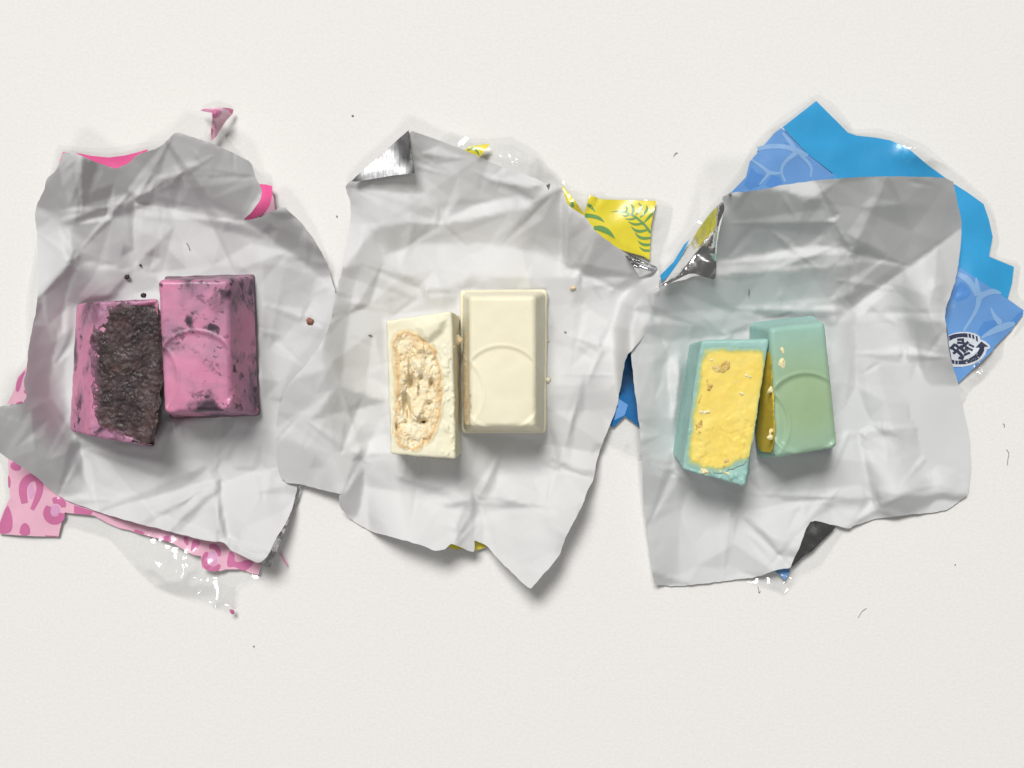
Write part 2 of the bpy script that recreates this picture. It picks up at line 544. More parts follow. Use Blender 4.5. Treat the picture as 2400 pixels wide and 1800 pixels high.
left_facets = [
 (142, z1([(340,400),(500,430),(710,508),(830,420),(1060,280),(960,500),(820,715),(345,780),(200,740),(285,570)])),
 (176, z1([(380,410),(440,400),(505,440),(480,460),(380,450)])),
 (158, z1([(750,580),(870,540),(880,640),(790,700)])),
 (182, z1([(1060,280),(1440,400),(1540,460),(1570,560),(1060,560),(950,560)])),
 (196, z1([(990,520),(1150,440),(1330,540),(1020,570)])),
 (160, z1([(960,570),(1570,555),(1610,640),(1480,820),(1300,760),(950,720),(920,640)])),
 (178, z1([(930,640),(1010,600),(1000,720),(830,720)])),
 (172, z1([(345,780),(820,730),(830,1120),(450,1070)])),
 (146, z1([(345,785),(460,840),(620,985),(450,900),(400,860)])),
 (222, z1([(200,900),(340,800),(430,940),(450,1060),(200,1260)])),
 (140, z1([(200,1320),(440,1070),(400,1250),(370,1600),(150,1600)])),
 (172, z1([(440,1080),(810,1130),(700,1300),(480,1340),(400,1250)])),
 (206, z1([(830,740),(950,740),(1500,840),(2000,1180),(1950,1180),(1600,1080),(1050,1090),(840,1130)])),
 (192, z1([(830,740),(990,740),(960,1060),(840,1130)])),
 (178, z1([(1100,790),(1480,850),(1640,950),(1500,920),(1300,870)])),
 (138, z1([(1480,818),(1725,720),(2010,1080),(2060,1260),(1850,1080)])),
 (188, z1([(1590,1080),(1950,1160),(2020,1300),(1990,1460),(1900,1430),(1600,1330)])),
 (206, z1([(1860,1420),(1900,1300),(2030,1300),(2010,1490)])),
 (182, z1([(1600,1340),(1860,1420),(1990,1480),(1980,1600),(1590,1600)])),
 (134, z2([(130,0),(310,0),(260,330),(60,360)])),
 (198, z2([(320,-60),(400,-40),(350,200),(260,330),(300,120)])),
 (128, z2([(-80,360),(250,330),(400,460),(440,560),(300,520)])),
 (150, z2([(-80,370),(300,520),(440,560),(325,870),(-80,640)])),
 (138, z2([(440,570),(560,970),(325,870)])),
 (212, z2([(440,570),(1230,750),(550,960)])),
 (160, z2([(470,590),(930,720),(900,755),(500,612)])),
 (203, z2([(850,500),(1500,440),(1540,790),(1230,750),(900,690)])),
 (226, z2([(1230,760),(1540,700),(1680,800),(1490,1210),(1300,1200),(1220,870)])),
 (224, z2([(1230,760),(550,960),(900,1060),(1200,1125),(1220,870)])),
 (192, z2([(1215,780),(1100,860),(820,1015),(760,1010)])),
 (196, z2([(1225,790),(1190,850),(1000,1070),(930,1050)])),
 (178, z2([(1215,870),(1245,930),(1255,1110),(1212,1040)])),
 (176, z2([(1350,450),(1380,450),(1545,760),(1520,770)])),
 (194, z2([(1440,0),(1850,0),(1600,250),(1530,490),(1440,420)])),
]
center_outline = (z3([(530,138),(215,425),(165,455),(150,480),(180,560),(185,640),(170,780),(150,900),(100,1100),(70,1250),(50,1330)])
    + z2([(1790,0),(1700,130),(1600,240),(1545,380),(1530,490),(1535,690),(1560,760),(1600,788)])
    + z4([(270,740),(400,775),(525,803),(505,812),(510,880),(580,960),(690,1025),(850,1070),(1000,1110),(1090,1148),(1150,1140),(1185,1105),(1205,1108),(1260,1130),(1328,1158),(1335,1130),(1330,1082),(1400,1110),(1480,1200),(1580,1300),(1670,1385),(1720,1330),(1790,1250),(1850,1180),(1890,1060),(1960,930),(2000,850),(2020,780),(2060,715),(2075,600),(2130,450),(2200,280)])
    + z3([(1830,1490),(1900,1420),(1960,1340),(1990,1260),(2030,1120),(2026,975),(2005,955),(1930,920),(1830,880),(1650,750),(1590,660),(1480,590),(1452,490),(1400,463),(1360,470),(1300,430),(1100,370),(880,265),(680,190)]))
center_facets = [
 (190, z3([(530,120),(700,170),(1060,340),(1010,420),(720,580),(560,400)])),
 (172, z3([(530,120),(690,290),(600,390),(560,400)])),
 (160, z3([(150,480),(560,400),(640,525),(200,490)])),
 (204, z3([(170,490),(620,525),(720,590),(480,690),(290,740)])),
 (180, z3([(290,740),(560,680),(720,710),(500,850),(390,880)])),
 (228, z3([(150,560),(200,600),(262,710),(250,800),(150,970),(110,960)])),
 (182, z3([(720,590),(1010,420),(1280,560),(1180,540),(820,660)])),
 (222, z3([(735,700),(900,600),(1180,530),(1290,580),(1100,640),(860,690)])),
 (186, z3([(740,705),(1100,640),(1290,590),(1440,910),(1100,830),(560,830)])),
 (218, z3([(1040,430),(1200,410),(1310,430),(1350,480),(1250,480),(1080,450)])),
 (164, z3([(1060,450),(1250,480),(1340,480),(1290,560),(1130,520)])),
 (174, z3([(1290,560),(1450,470),(1470,900),(1440,900),(1180,760)])),
 (224, z3([(1440,500),(1480,600),(1480,920),(1440,930)])),
 (158, z3([(1480,600),(1530,760),(1545,1000),(1480,920)])),
 (196, z3([(1480,590),(1660,740),(1545,1000),(1530,780)])),
 (152, z3([(1660,740),(1830,870),(1910,1000),(2060,950),(2060,1130),(1680,1080),(1545,1020)])),
 (186, z3([(1540,1030),(1700,1090),(2060,1130),(2000,1270),(1500,1200)])),
 (216, z3([(560,830),(1100,830),(1450,930),(1520,1020),(900,1030),(650,1110),(380,890)])),
 (202, z3([(250,950),(640,1110),(840,1120),(830,1200),(390,1290),(380,1560),(60,1560),(140,960)])),
 (186, z3([(240,950),(200,1100),(120,1660),(0,1500),(130,960)])),
 (214, z3([(1370,1330),(1680,1430),(1600,1659),(1370,1659)])),
 (216, z3([(1470,1360),(1800,1200),(2000,1260),(1850,1480),(1690,1430)])),
 (188, z4([(250,90),(540,0),(510,140),(120,410),(60,300)])),
 (168, z4([(510,140),(790,235),(320,360)])),
 (204, z4([(320,360),(790,240),(660,560),(550,800),(170,760),(0,520),(100,410)])),
 (230, z4([(790,320),(660,570),(850,560)])),
 (150, z4([(645,580),(660,620),(650,800),(640,990),(500,880),(500,800),(560,780)])),
 (206, z4([(670,580),(1200,620),(1180,780),(660,760)])),
 (166, z4([(860,690),(1180,780),(900,745)])),
 (222, z4([(660,760),(1350,850),(1200,1120),(1090,1160),(690,1040)])),
 (196, z4([(980,840),(1200,880),(1350,850),(1260,840),(1150,870)])),
 (202, z4([(1250,560),(1520,480),(1480,760),(1350,850),(1180,780)])),
 (226, z4([(1480,620),(1840,660),(1770,870),(1460,830)])),
 (204, z4([(1520,480),(1840,560),(1840,660),(1500,640)])),
 (200, z4([(1220,1000),(1280,870),(1380,870),(1300,1040),(1240,1130)])),
 (216, z4([(1380,880),(1770,880),(1850,1190),(1670,1400),(1400,1110)])),
 (190, z4([(1400,830),(1540,825),(1760,875),(1560,850)])),
 (224, z4([(1840,660),(2080,715),(2000,850),(1890,1080),(1770,870)])),
 (186, z4([(1870,640),(2070,660),(2060,710)])),
 (214, z4([(1770,300),(2210,280),(2080,650),(1840,620)])),
 (196, z4([(1960,230),(2000,100),(2010,240),(1890,500)])),
]
right_outline = (z5([(645,625),(690,602),(840,588),(960,560),(1130,538),(1300,523),(1600,515),(1840,525),(1865,640),(1890,760),(1880,930),(1850,1080),(1800,1225),(1815,1371)])
    + z6([(1830,130),(1870,260),(1900,400),(1930,540),(1940,700),(1925,835),(1870,880),(1800,925),(1560,950),(1440,965),(1330,1000),(1310,1018),(1240,1000),(1110,970),(1075,1030),(1050,1110),(1020,1170),(1000,1222),(920,1230),(840,1265),(560,1300),(400,1315),(295,1305),(285,1240),(265,1080),(235,850),(232,620),(210,420),(180,180),(175,90)])
    + [(1478,770),(1490,720),(1520,685),(1547,673)]
    + z5([(380,1070),(520,1030),(612,1030),(615,940),(620,850),(640,760),(660,690)]))
right_facets = [
 (162, z5([(620,600),(840,570),(1200,640),(1230,750),(1100,870),(600,960)])),
 (172, z5([(1130,520),(1400,510),(1500,510),(1350,870),(1240,890),(1130,870),(1230,750)])),
 (190, z5([(1400,510),(1500,510),(1430,650)])),
 (146, z5([(1500,500),(1860,500),(1910,770),(1620,985),(1320,910),(1430,650)])),
 (204, z5([(1910,775),(1890,950),(1810,1230),(1580,1195),(1600,1000)])),
 (206, z5([(1600,1000),(1580,1195),(1310,1230)])),
 (164, z5([(1320,910),(1610,985),(1300,1190),(1300,1000)])),
 (204, z5([(600,965),(1150,915),(1310,905),(1320,970),(640,1025)])),
 (154, z5([(300,1090),(640,1025),(1310,975),(1290,1200),(1100,1180),(700,1200),(280,1230)])),
 (182, z5([(280,1230),(700,1200),(1100,1190),(1290,1210),(1150,1270),(780,1330),(200,1390)])),
 (198, z6([(160,80),(480,30),(390,600),(220,650)])),
 (222, z6([(355,150),(425,100),(395,500)])),
 (164, z6([(450,150),(470,260),(400,620),(395,480),(420,250)])),
 (186, z6([(1200,-60),(1320,-60),(1350,500),(1250,530)])),
 (208, z6([(1340,-60),(1650,-60),(1690,480),(1360,500)])),
 (168, z6([(1650,-60),(1830,-60),(1890,350),(1790,490),(1690,450)])),
 (204, z6([(1230,560),(1350,520),(1430,860),(860,840),(700,860),(790,700)])),
 (226, z6([(1370,530),(1740,750),(1440,850)])),
 (198, z6([(1360,510),(1690,500),(1740,745)])),
 (170, z6([(1345,530),(1375,560),(1440,850),(1405,850)])),
 (222, z6([(1690,500),(1900,450),(1960,700),(1940,840),(1760,780)])),
 (156, z6([(1730,515),(1880,470),(1870,500),(1810,525)])),
 (160, z6([(1320,985),(1480,890),(1600,835),(1940,835),(1800,940),(1440,980)])),
 (218, z6([(1430,860),(1760,790),(1600,835),(1480,885),(1310,1000),(1240,1000),(1110,970),(1240,900)])),
 (170, z6([(1020,870),(1340,838),(1430,860),(1390,860),(1330,848)])),
 (192, z6([(220,650),(400,700),(690,900),(690,1000),(400,920),(250,1010)])),
 (164, z6([(410,720),(690,800),(690,890),(480,830)])),
 (206, z6([(250,1010),(400,920),(690,1000),(650,1290),(290,1240)])),
 (160, z6([(270,1240),(440,1290),(560,1320),(280,1330)])),
 (222, z6([(690,900),(1240,860),(1110,970),(1050,1110),(890,1050)])),
 (214, z6([(690,1000),(890,1060),(1000,1230),(650,1290)])),
 (186, z6([(830,1000),(880,1040),(1000,1200),(985,1215)])),
]
flat_left = [zP([(140,300),(900,230),(900,120),(1740,80),(1780,1300),(980,1320),(870,1560),(130,1450)])]
flat_center = [zW([(110,360),(760,260),(770,110),(1530,100),(1520,1350),(790,1350),(740,1580),(150,1540)])]
flat_right = [zG([(230,340),(730,320),(740,150),(1320,100),(1430,160),(1530,1280),(820,1360),(720,1600),(180,1440),(70,1290)])]

def hubs(zf, *items): return [(zf([h])[0], zf(r)) for h, r in items]
folds_left = (hubs(z1, ((820,715), [(345,780),(1060,292),(960,500),(830,1120),(1480,830),(980,760)]), ((450,1065), [(345,785),(230,900),(810,1130),(230,1300),(400,1300)]), ((1060,560), [(1560,560),(940,640),(1300,430)]), ((1860,1420), [(1600,1330),(2000,1480),(1930,1250)]))
    + hubs(z2, ((1230,755), [(820,1000),(930,1050),(520,600),(1540,700),(1215,1100),(1380,450),(1240,450),(550,950)]), ((440,560), [(325,860),(550,950),(250,330)]), ((1250,1100), [(1190,900),(1000,1080),(1440,1200)])))
folds_center = (hubs(z3, ((720,700), [(1280,570),(470,690),(500,850),(720,560),(200,490)]), ((1530,1010), [(1470,600),(1450,930),(1750,1100),(1650,750),(1910,1020)]), ((640,1110), [(250,950),(840,1120),(390,1290)]), ((1060,450), [(1350,480),(900,380),(1280,560)]), ((1690,1430), [(1470,1360),(1800,1200),(1600,1659)]))
    + hubs(z4, ((1350,850), [(860,690),(980,840),(1760,870),(1200,1108),(1520,480),(1330,1080)]), ((1840,640), [(2060,715),(1770,300),(1500,640),(1770,870),(1960,230)]), ((650,580), [(510,140),(320,360),(530,803),(870,560)])))
folds_right = (hubs(z5, ((1320,910), [(1500,525),(640,970),(1610,980),(1300,1190),(1130,870),(1230,750)]), ((1290,1220), [(1890,785),(1600,1000),(1800,1225),(700,1200)]), ((1230,750), [(1130,545),(700,760)]))
    + hubs(z6, ((1350,510), [(1340,0),(1430,860),(1740,750),(1690,490),(1230,560)]), ((1430,860), [(860,840),(1760,785),(1310,1000),(1600,835)]), ((1690,480), [(1650,0),(1890,350),(1880,470),(1740,750)]), ((690,900), [(400,720),(650,1280),(1000,1215),(1240,860),(690,760)]), ((400,700), [(240,650),(260,1010),(390,500)]), ((1590,110), [(1340,110),(1830,130)])))
RL = Relief(left_outline, left_facets, flat_left, seed=11, contrast=1.4, folds=folds_left, lifts=[(380,1235,230,55,.02),(620,1280,110,75,.02)])
RC = Relief(center_outline, center_facets, flat_center, seed=21, contrast=1.45, folds=folds_center, lifts=[(960,1262,200,85,.02),(1240,1350,120,90,.02)])
RR = Relief(right_outline, right_facets, flat_right, seed=31, contrast=1.35, folds=folds_right, lifts=[(1600,1365,160,55,.02),(2120,1190,120,80,.02)])


for R_, sd_ in ((RL, 3), (RC, 4), (RR, 5)): R_.crumple_nets(sd_)
# the middle wrapper lies on its neighbours
for other in (RL, RR):
    m = sdist(other.outline, RC.X, RC.Y)
    need = other(RC.X, RC.Y) + 5.0
    need = need + 6.0
    wgt = sstep(-45, 4, m)
    up = np.maximum(RC.h, need)
    RC.h = RC.h * (1 - wgt) + up * wgt

def torn(outline, seed, amp=1.6, round_it=1):
    p = resample(smooth_closed(outline, round_it, 0.85), 4.0)
    c = np.concatenate([p[-1:], p, p[:1]]); t = c[2:] - c[:-2]
    t /= np.linalg.norm(t, axis=1)[:, None] + 1e-9
    s = np.arange(len(p)) * 4.0
    d = amp * (1.2 * fbm(s, s * 0 + seed * 3.3, 26, 3, seed))
    return p + np.stack([-t[:, 1], t[:, 0]], 1) * d[:, None]

FOIL = mat_foil('foil')
FOILB = mat_foil('brushed_foil', True, 0.46)
PAPER_L = mat_paper('wrapper_paper_greyish', (0.65, 0.655, 0.662), (0.56, 0.56, 0.565), 0.35)
PAPER_C = mat_paper('wrapper_paper_creamy', (0.69, 0.691, 0.694), (0.63, 0.625, 0.595), 0.5)
PAPER_R = mat_paper('wrapper_paper_cool', (0.665, 0.673, 0.678), (0.57, 0.60, 0.60), 0.4)

def wrapper(name, R, mat, seed, label):
    c = R.outline.mean(0)
    root = empty(name, tuple(wpt(np.array(c[0]), np.array(c[1]), np.array(0.0))), label, 'wrapper', 'foil lined paper wrappers under the sweets')
    out = torn(R.outline, seed)
    P, F = tri_sheet(out, 4.3, seed, edge_step=4.3)
    h = R(P[:, 0], P[:, 1])
    paper = mesh_obj('paper_layer', wpt(P[:, 0], P[:, 1], h), F, mat, root)
    d = pdist(out, P[:, 0], P[:, 1])
    ctr = P + 0
    foil = mesh_obj('foil_backing', wpt(ctr[:, 0], ctr[:, 1], h - 1.2), [(a, c_, b) for a, b, c_ in F], FOIL, root)
    return root
W_L = wrapper('candy_wrapper', RL, PAPER_L, 5, 'crumpled grey-white wrapper under the pink sweet halves')
W_C = wrapper('candy_wrapper', RC, PAPER_C, 6, 'crumpled white wrapper under the cream sweet halves, one corner folded to foil')
W_R = wrapper('candy_wrapper', RR, PAPER_R, 7, 'crumpled white wrapper under the green sweet halves, torn at its lower edge')

# folded corners that show the foil side
def flap(root, outline, hfun, mat=FOIL, step=4.0, name='folded_corner', label=None):
    o = sheet(name, outline, hfun, mat, root, step)
    if label: o['label'] = label
    return o
def over(R, off, noise=0.0, sc=20, seed=1):
    return lambda u, v: R(u, v) + off + noise * ridged(u, v, sc, 3, seed)
tri_c = z3([(530,140),(566,398),(430,412),(215,449),(190,446),(213,420)])
flap(W_C, resample(tri_c, 6), lambda u, v: np.maximum(RC(u, v) + 2, RC.coarse(u, v) + 9 + 0.20 * np.clip(pdist([tri_c[0], tri_c[4]], u, v, False), 0, 90) + 3 * ridged(u, v, 60, 1, 9)), FOILB, label='shiny foil corner folded over at the top')
tri_c2 = z3([(1822,892),(1850,885),(1935,922),(2020,962),(1990,985),(1912,1022),(1870,950)])
flap(W_C, resample(tri_c2, 4), lambda u, v: RC(u, v) + 3 + 13 * np.sin(np.clip(pdist([tri_c2[0], tri_c2[3]], u, v, False) / 26, 0, 1) * 3.0), FOIL, 3, label='curled foil corner by the yellow film')
nick = z3([(1352,470),(1378,458),(1366,490)])
flap(W_C, nick, over(RC, 5), FOIL, 3)
crum = z5([(660,690),(655,640),(600,690),(560,740),(520,795),(480,870),(440,935),(370,1035),(345,1065),(325,1078),(362,1078),(470,1022),(505,1020),(545,1035),(612,1054),(618,960),(612,890),(630,760)])
def crum_h(u, v):
    x = (u - 1400) / .4521; y = (v - 180) / .4521
    w = x * 0.8 + y * 0.6
    base = RR(u, v) + 8 + 20 * np.abs(((w / 120.0) % 2.0) - 1.0)
    return base + 7 * ridged(u, v, 70, 2, 8)
flap(W_R, resample(smooth_closed(crum, 1, 0.85), 4), crum_h, FOIL, 3.0, label='crinkled foil corner turned over beside the blue film')
tear = Z(1780, 1180, .14463, [(870,268),(1245,378),(1130,500),(1010,610),(860,770),(700,870),(580,985),(500,1045),(470,1000),(560,720),(640,560),(690,400),(780,280)])
DARKF = mat_foil('foil_underside', False, 0.42)
flap(W_R, resample(tear, 5), lambda u, v: np.maximum(4, 26 - 0.55 * ((u - 1852) * 0.55 + (v - 1240) * 0.30) * 0.4 + 7 * ridged(u, v, 80, 1, 4)), DARKF, 4, 'torn_foil_edge')
under = z2([(1660,800),(1672,800),(1650,880),(1620,960),(1590,1030),(1560,1110),(1530,1180),(1500,1255),(1470,1248),(1436,1232),(1480,1180),(1520,1090),(1575,1010),(1610,940)])
flap(W_L, resample(under, 5), lambda u, v: np.maximum(3, 14 + 2.5 * ridged(u, v, 30, 2, 4)), FOIL, 4, 'torn_foil_edge')

# ------------------------------------------------------------------ clear printed films beneath the wrappers
class Film:
    def __init__(self, outline, bumps=(), crinkles=(), base=7.0, seed=0):
        self.outline = np.asarray(outline, float); self.b = bumps; self.c = crinkles; self.base = base; self.seed = seed
    def __call__(self, u, v):
        u = np.asarray(u, float); v = np.asarray(v, float)
        h = self.base + 7 * (fbm(u, v, 170, 2, self.seed) + 0.35) + 2.0 * (ridged(u, v, 90, 2, self.seed + 3))
        for (x, y, rx, ry, a) in self.b:
            h = h + a * np.exp(-((u - x) / rx) ** 2 - ((v - y) / ry) ** 2)
        for (x, y, rx, ry, a, sc) in self.c:
            h = h + a * np.exp(-((u - x) / rx) ** 2 - ((v - y) / ry) ** 2) * (0.7 + 1.6 * ridged(u, v, sc, 3, self.seed + 7) + 0.8 * fbm(u, v, sc * 1.5, 2, self.seed + 8))
        h = np.maximum(h, 2.5)
        for R in (RL, RC, RR):
            d = sdist(R.outline, u, v)
            lim = R(u, v) - 3.5 + 0.8 * np.maximum(0, -d - 2)
            h = np.where(d > -70, np.minimum(h, np.maximum(lim, 1.5)), h)
        return h

FILM = mat_film()
def film_root(name, F, label):
    c = F.outline.mean(0)
    r = empty(name, tuple(wpt(np.array(c[0]), np.array(c[1]), np.array(0.0))), label, 'plastic film', 'printed clear film wrappers under the paper')
    sheet('clear_film', F.outline, F, FILM, r, 7.0, 3, edge_step=6)
    return r
def ink(root, name, poly, F, mat, level=1, step=7.0, rounded=0, parent=None):
    p = np.asarray(poly, float)
    if rounded: p = smooth_closed(p, rounded)
    return sheet(name, resample(p, 5.0), lambda u, v: F(u, v) + 0.7 * level, mat, root, step, 2, edge_step=5)

zF = lambda p: Z(1300, 430, .18988, p)      # yellow film close-up
zL = lambda p: Z(0, 850, .27115, p)         # leopard panel close-up
zM = lambda p: Z(2150, 620, .1809, p)       # recycling mark area
zK = lambda p: Z(2220, 770, .06027, p)      # recycling mark close-up
zT = lambda p: Z(440, 230, .18088, p)       # pink film top corner
zB = lambda p: Z(280, 1180, .19293, p)      # pink film bottom

# --- pink leopard film
pink_out = smooth_closed(z1([(345,362),(440,372),(640,385),(830,355),(1000,335)]) + [(420,322)] + zT([(200,520),(255,330),(290,190),(160,160),(210,110),(450,105),(560,120),(605,150),(590,200),(520,310),(440,400),(560,560),(700,720),(830,850),(930,960),(1090,985),(1110,1240),(1140,1450)])
    + [(720,560),(760,680),(740,1000)] + zB([(2030,500),(1960,600),(2045,770),(1990,830),(1700,900),(1400,1000),(1400,1290),(1380,1340),(1320,1330),(1000,1180),(620,1080),(400,980),(200,800),(60,640),(-140,420),(-420,330)]) + zL([(555,1400),(505,1530),(0,1500),(-40,1440),(20,1250),(50,1180),(20,900),(-60,780),(-40,600),(0,380),(120,180),(160,60),(230,-60)]) + [(60,700),(95,520),(112,440)], 1, 0.85)
FP = Film(pink_out, bumps=[(505,262,28,22,60),(500,300,14,30,24),(640,450,16,50,16),(530,1440,16,14,24),(430,1340,80,40,10)],
          crinkles=[(375,1300,90,50,9,52),(420,1350,80,40,8,46),(470,1410,60,30,6,46),(660,1330,30,26,3,30),(590,1370,60,30,4,40)], seed=41)
ROOT_P = film_root('printed_film', FP, 'clear film with pink leopard print showing under the leftmost paper wrapper')
PK_LIGHT = mat_print('ink_pale_pink', (236, 184, 205)); PK_DARK = mat_print('ink_rose', (208, 118, 163))
PK_HOT = mat_print('ink_hot_pink', (238, 96, 158)); PK_LILAC = mat_print('ink_lilac', (224, 166, 206))
panel = zL([(70,830),(110,760),(420,900),(640,1130),(900,1240),(900,1345),(800,1320),(640,1305),(560,1295),(545,1330),(505,1505),(300,1500),(150,1492),(-10,1480),(-30,1440),(60,1215),(90,1170),(75,1000)])
ink(ROOT_P, 'pink_panel', panel, FP, PK_LIGHT)
def spot(poly, rounded=2, mat=None, level=2, name='leopard_spot'):
    ink(ROOT_P, name, poly, FP, mat or PK_DARK, level, 4.0, rounded)
spot(zL([(88,872),(130,850),(180,880),(180,925),(135,938),(92,915)]))
spot(stroke_poly(zL([(212,1215),(190,1090),(225,1010),(290,985),(335,1010),(348,1090),(320,1180),(275,1270)]), [15,20,20,18,17,16,14,9]), 0)
spot(zL([(262,1035),(300,1090),(300,1150),(255,1190),(240,1100)]), 2, PK_LILAC, 1.6, 'spot_centre')
spot(stroke_poly(zL([(420,1240),(398,1300),(425,1355),(485,1370),(530,1340),(535,1300)]), [12,18,19,19,17,14]), 0)
spot(stroke_poly(zL([(455,1195),(505,1185),(545,1215),(545,1250)]), [13,17,17,10]), 0)
spot(zL([(430,1240),(510,1220),(520,1300),(470,1335),(425,1300)]), 2, PK_LILAC, 1.6, 'spot_centre')
spot(zL([(60,1218),(90,1280),(108,1350),(104,1450),(60,1478),(-5,1478),(-22,1445)]), 1)
spot(zL([(220,1378),(258,1420),(260,1494),(162,1490),(180,1405)]), 1)
spot(zL([(66,960),(90,1000),(90,1060),(72,1100)]), 1)
spot(zL([(640,1232),(800,1285),(785,1318),(640,1302)]), 0)
spot(zL([(390,1492),(500,1498),(500,1505),(390,1500)]), 0)
strip = zL([(250,0),(215,55),(150,130),(130,220),(60,362),(120,360),(260,330),(300,200)])
ink(ROOT_P, 'pink_panel', strip, FP, PK_LIGHT)
spot(zL([(225,55),(195,130),(170,235),(145,258),(133,225),(150,140)]), 1)
spot(zL([(205,235),(235,240),(230,270),(205,262)]), 1)
spot(zL([(180,330),(200,340),(170,352),(125,352)]), 1)
bstrip = zB([(-300,60),(0,120),(560,250),(1150,420),(1420,520),(1760,660),(1722,745),(1690,865),(1600,850),(1500,800),(1290,800),(1230,820),(1000,790),(990,640),(900,625),(760,550),(640,480),(480,430),(300,380),(100,320),(0,300),(-140,240),(-290,160)])
ink(ROOT_P, 'pink_panel', bstrip, FP, PK_LIGHT)
spot(stroke_poly(zB([(1065,590),(1030,660),(1030,740),(1090,790),(1180,795),(1215,740)]), [8,13,14,13,13,8]), 0)
spot(stroke_poly(zB([(1090,530),(1150,515),(1205,570),(1210,640)]), [10,13,12,7]), 0)
spot(zB([(1070,600),(1150,580),(1190,650),(1180,740),(1110,760),(1060,680)]), 2, PK_LILAC, 1.6, 'spot_centre')
spot(zB([(1340,570),(1400,610),(1390,690),(1440,720),(1560,680),(1640,720),(1560,800),(1510,818),(1440,790),(1390,765),(1310,780),(1305,690)]), 1)
spot(zB([(560,390),(610,395),(640,470),(560,455),(480,435)]), 1)
spot(zB([(770,400),(840,420),(835,515),(795,495)]), 1)
spot(zB([(890,440),(1000,460),(920,570),(900,595),(865,580),(875,500)]), 1)
spot(zB([(180,310),(300,345),(300,380),(180,350)]), 1)
hot = z1([(384,408),(362,470),(330,560),(500,560),(720,560),(880,440),(905,388),(840,408),(760,428),(665,440),(560,430),(490,416)])
ink(ROOT_P, 'pink_edge_band', hot, FP, PK_HOT)
ink(ROOT_P, 'pink_edge_band', zT([(930,1112),(1010,1118),(1094,1140),(1098,1250),(1060,1400),(960,1510),(830,1578),(700,1600),(800,1500),(880,1400),(930,1250)]), FP, PK_HOT)
ink(ROOT_P, 'pink_panel', zT([(1098,1250),(1118,1300),(1130,1440),(1080,1500),(950,1560),(1000,1480),(1060,1400)]), FP, PK_LIGHT)
ink(ROOT_P, 'pink_panel', zT([(160,158),(215,135),(400,122),(540,128),(592,150),(580,205),(500,290),(440,380),(370,500),(300,560),(300,400),(318,260),(310,195),(200,172)]), FP, PK_LIGHT)
spot(zT([(320,140),(400,145),(448,180),(420,235),(335,275),(318,230)]), 1)
spot(zT([(430,124),(540,126),(596,152),(575,205),(545,180),(520,145)]), 1)
spot(zT([(160,158),(220,138),(318,145),(315,178),(210,170)]), 0)
spot(zT([(305,390),(325,400),(310,478),(298,470)]), 0)
spot(zB([(1330,1290),(1370,1282),(1400,1310),(1395,1345),(1360,1350)]), 1)
spot(zB([(1935,595),(1965,620),(2030,720),(2042,775),(1990,690)]), 0)

# --- yellow fern film
yel_out = smooth_closed(z3([(760,140),(900,190),(1060,190),(1140,180),(1200,215),(1310,270),(1360,350),(1450,440),(1530,505),(1600,530),(1690,505),(1720,540),(2010,550),(2120,590),(2080,760),(2030,900),(2050,1000),(1900,1040)])
    + [(1470,720),(1420,900),(1350,1050),(1300,1180),(1180,1260)] + Z(1000, 1220, .09042, [(1545,680),(1520,800),(1480,930),(1340,1000),(1180,1025),(1000,1010),(900,960),(560,960),(380,870),(200,800)]) + [(1000,1260),(930,1150),(900,900),(880,600),(960,420)], 1, 0.85)
FY = Film(yel_out, bumps=[(1200,375,60,40,22),(1345,480,20,40,14),(1465,520,60,40,9),(1110,352,30,20,12)],
          crinkles=[(1215,375,70,42,15,46),(1330,460,30,60,11,42),(1390,470,34,26,9,36),(1530,510,24,40,4,30)], base=8, seed=51)
ROOT_Y = film_root('printed_film', FY, 'clear film with yellow fern print showing behind the middle wrapper')
YEL = mat_print('ink_yellow', (232, 216, 62)); GRN = mat_print('ink_leaf_green', (112, 160, 96))
ink(ROOT_Y, 'yellow_panel', zF([(432,140),(500,165),(560,195),(900,205),(1255,215),(1215,400),(1190,520),(1180,700),(1172,945),(1100,900),(850,830),(560,690),(380,520),(330,420),(372,350)]), FY, YEL)
ink(ROOT_Y, 'yellow_panel', z3([(860,262),(895,238),(950,230),(1016,222),(985,265),(958,296),(950,330),(880,310)]), FY, YEL)
ink(ROOT_Y, 'yellow_panel', z3([(1448,470),(1490,520),(1535,575),(1580,640),(1560,660),(1490,640),(1440,600)]), FY, YEL)
ink(ROOT_Y, 'yellow_panel', Z(1000, 1220, .09042, [(500,560),(1300,400),(1560,680),(1400,735),(1270,775),(1100,700),(860,750),(650,730),(560,680)]), FY, YEL)
def leaf(pts, ws, name='fern_leaflet'):
    sheet(name, resample(stroke_poly(pts, ws), 2.5), lambda u, v: FY(u, v) + 1.4, GRN, ROOT_Y, 3.0, 2, edge_step=2.5)
leaf(zF([(698,352),(770,340),(850,348),(930,372),(1010,420),(1080,480),(1140,545),(1184,610)]), [1,3,4,5,5.5,6,6], 'fern_stem')
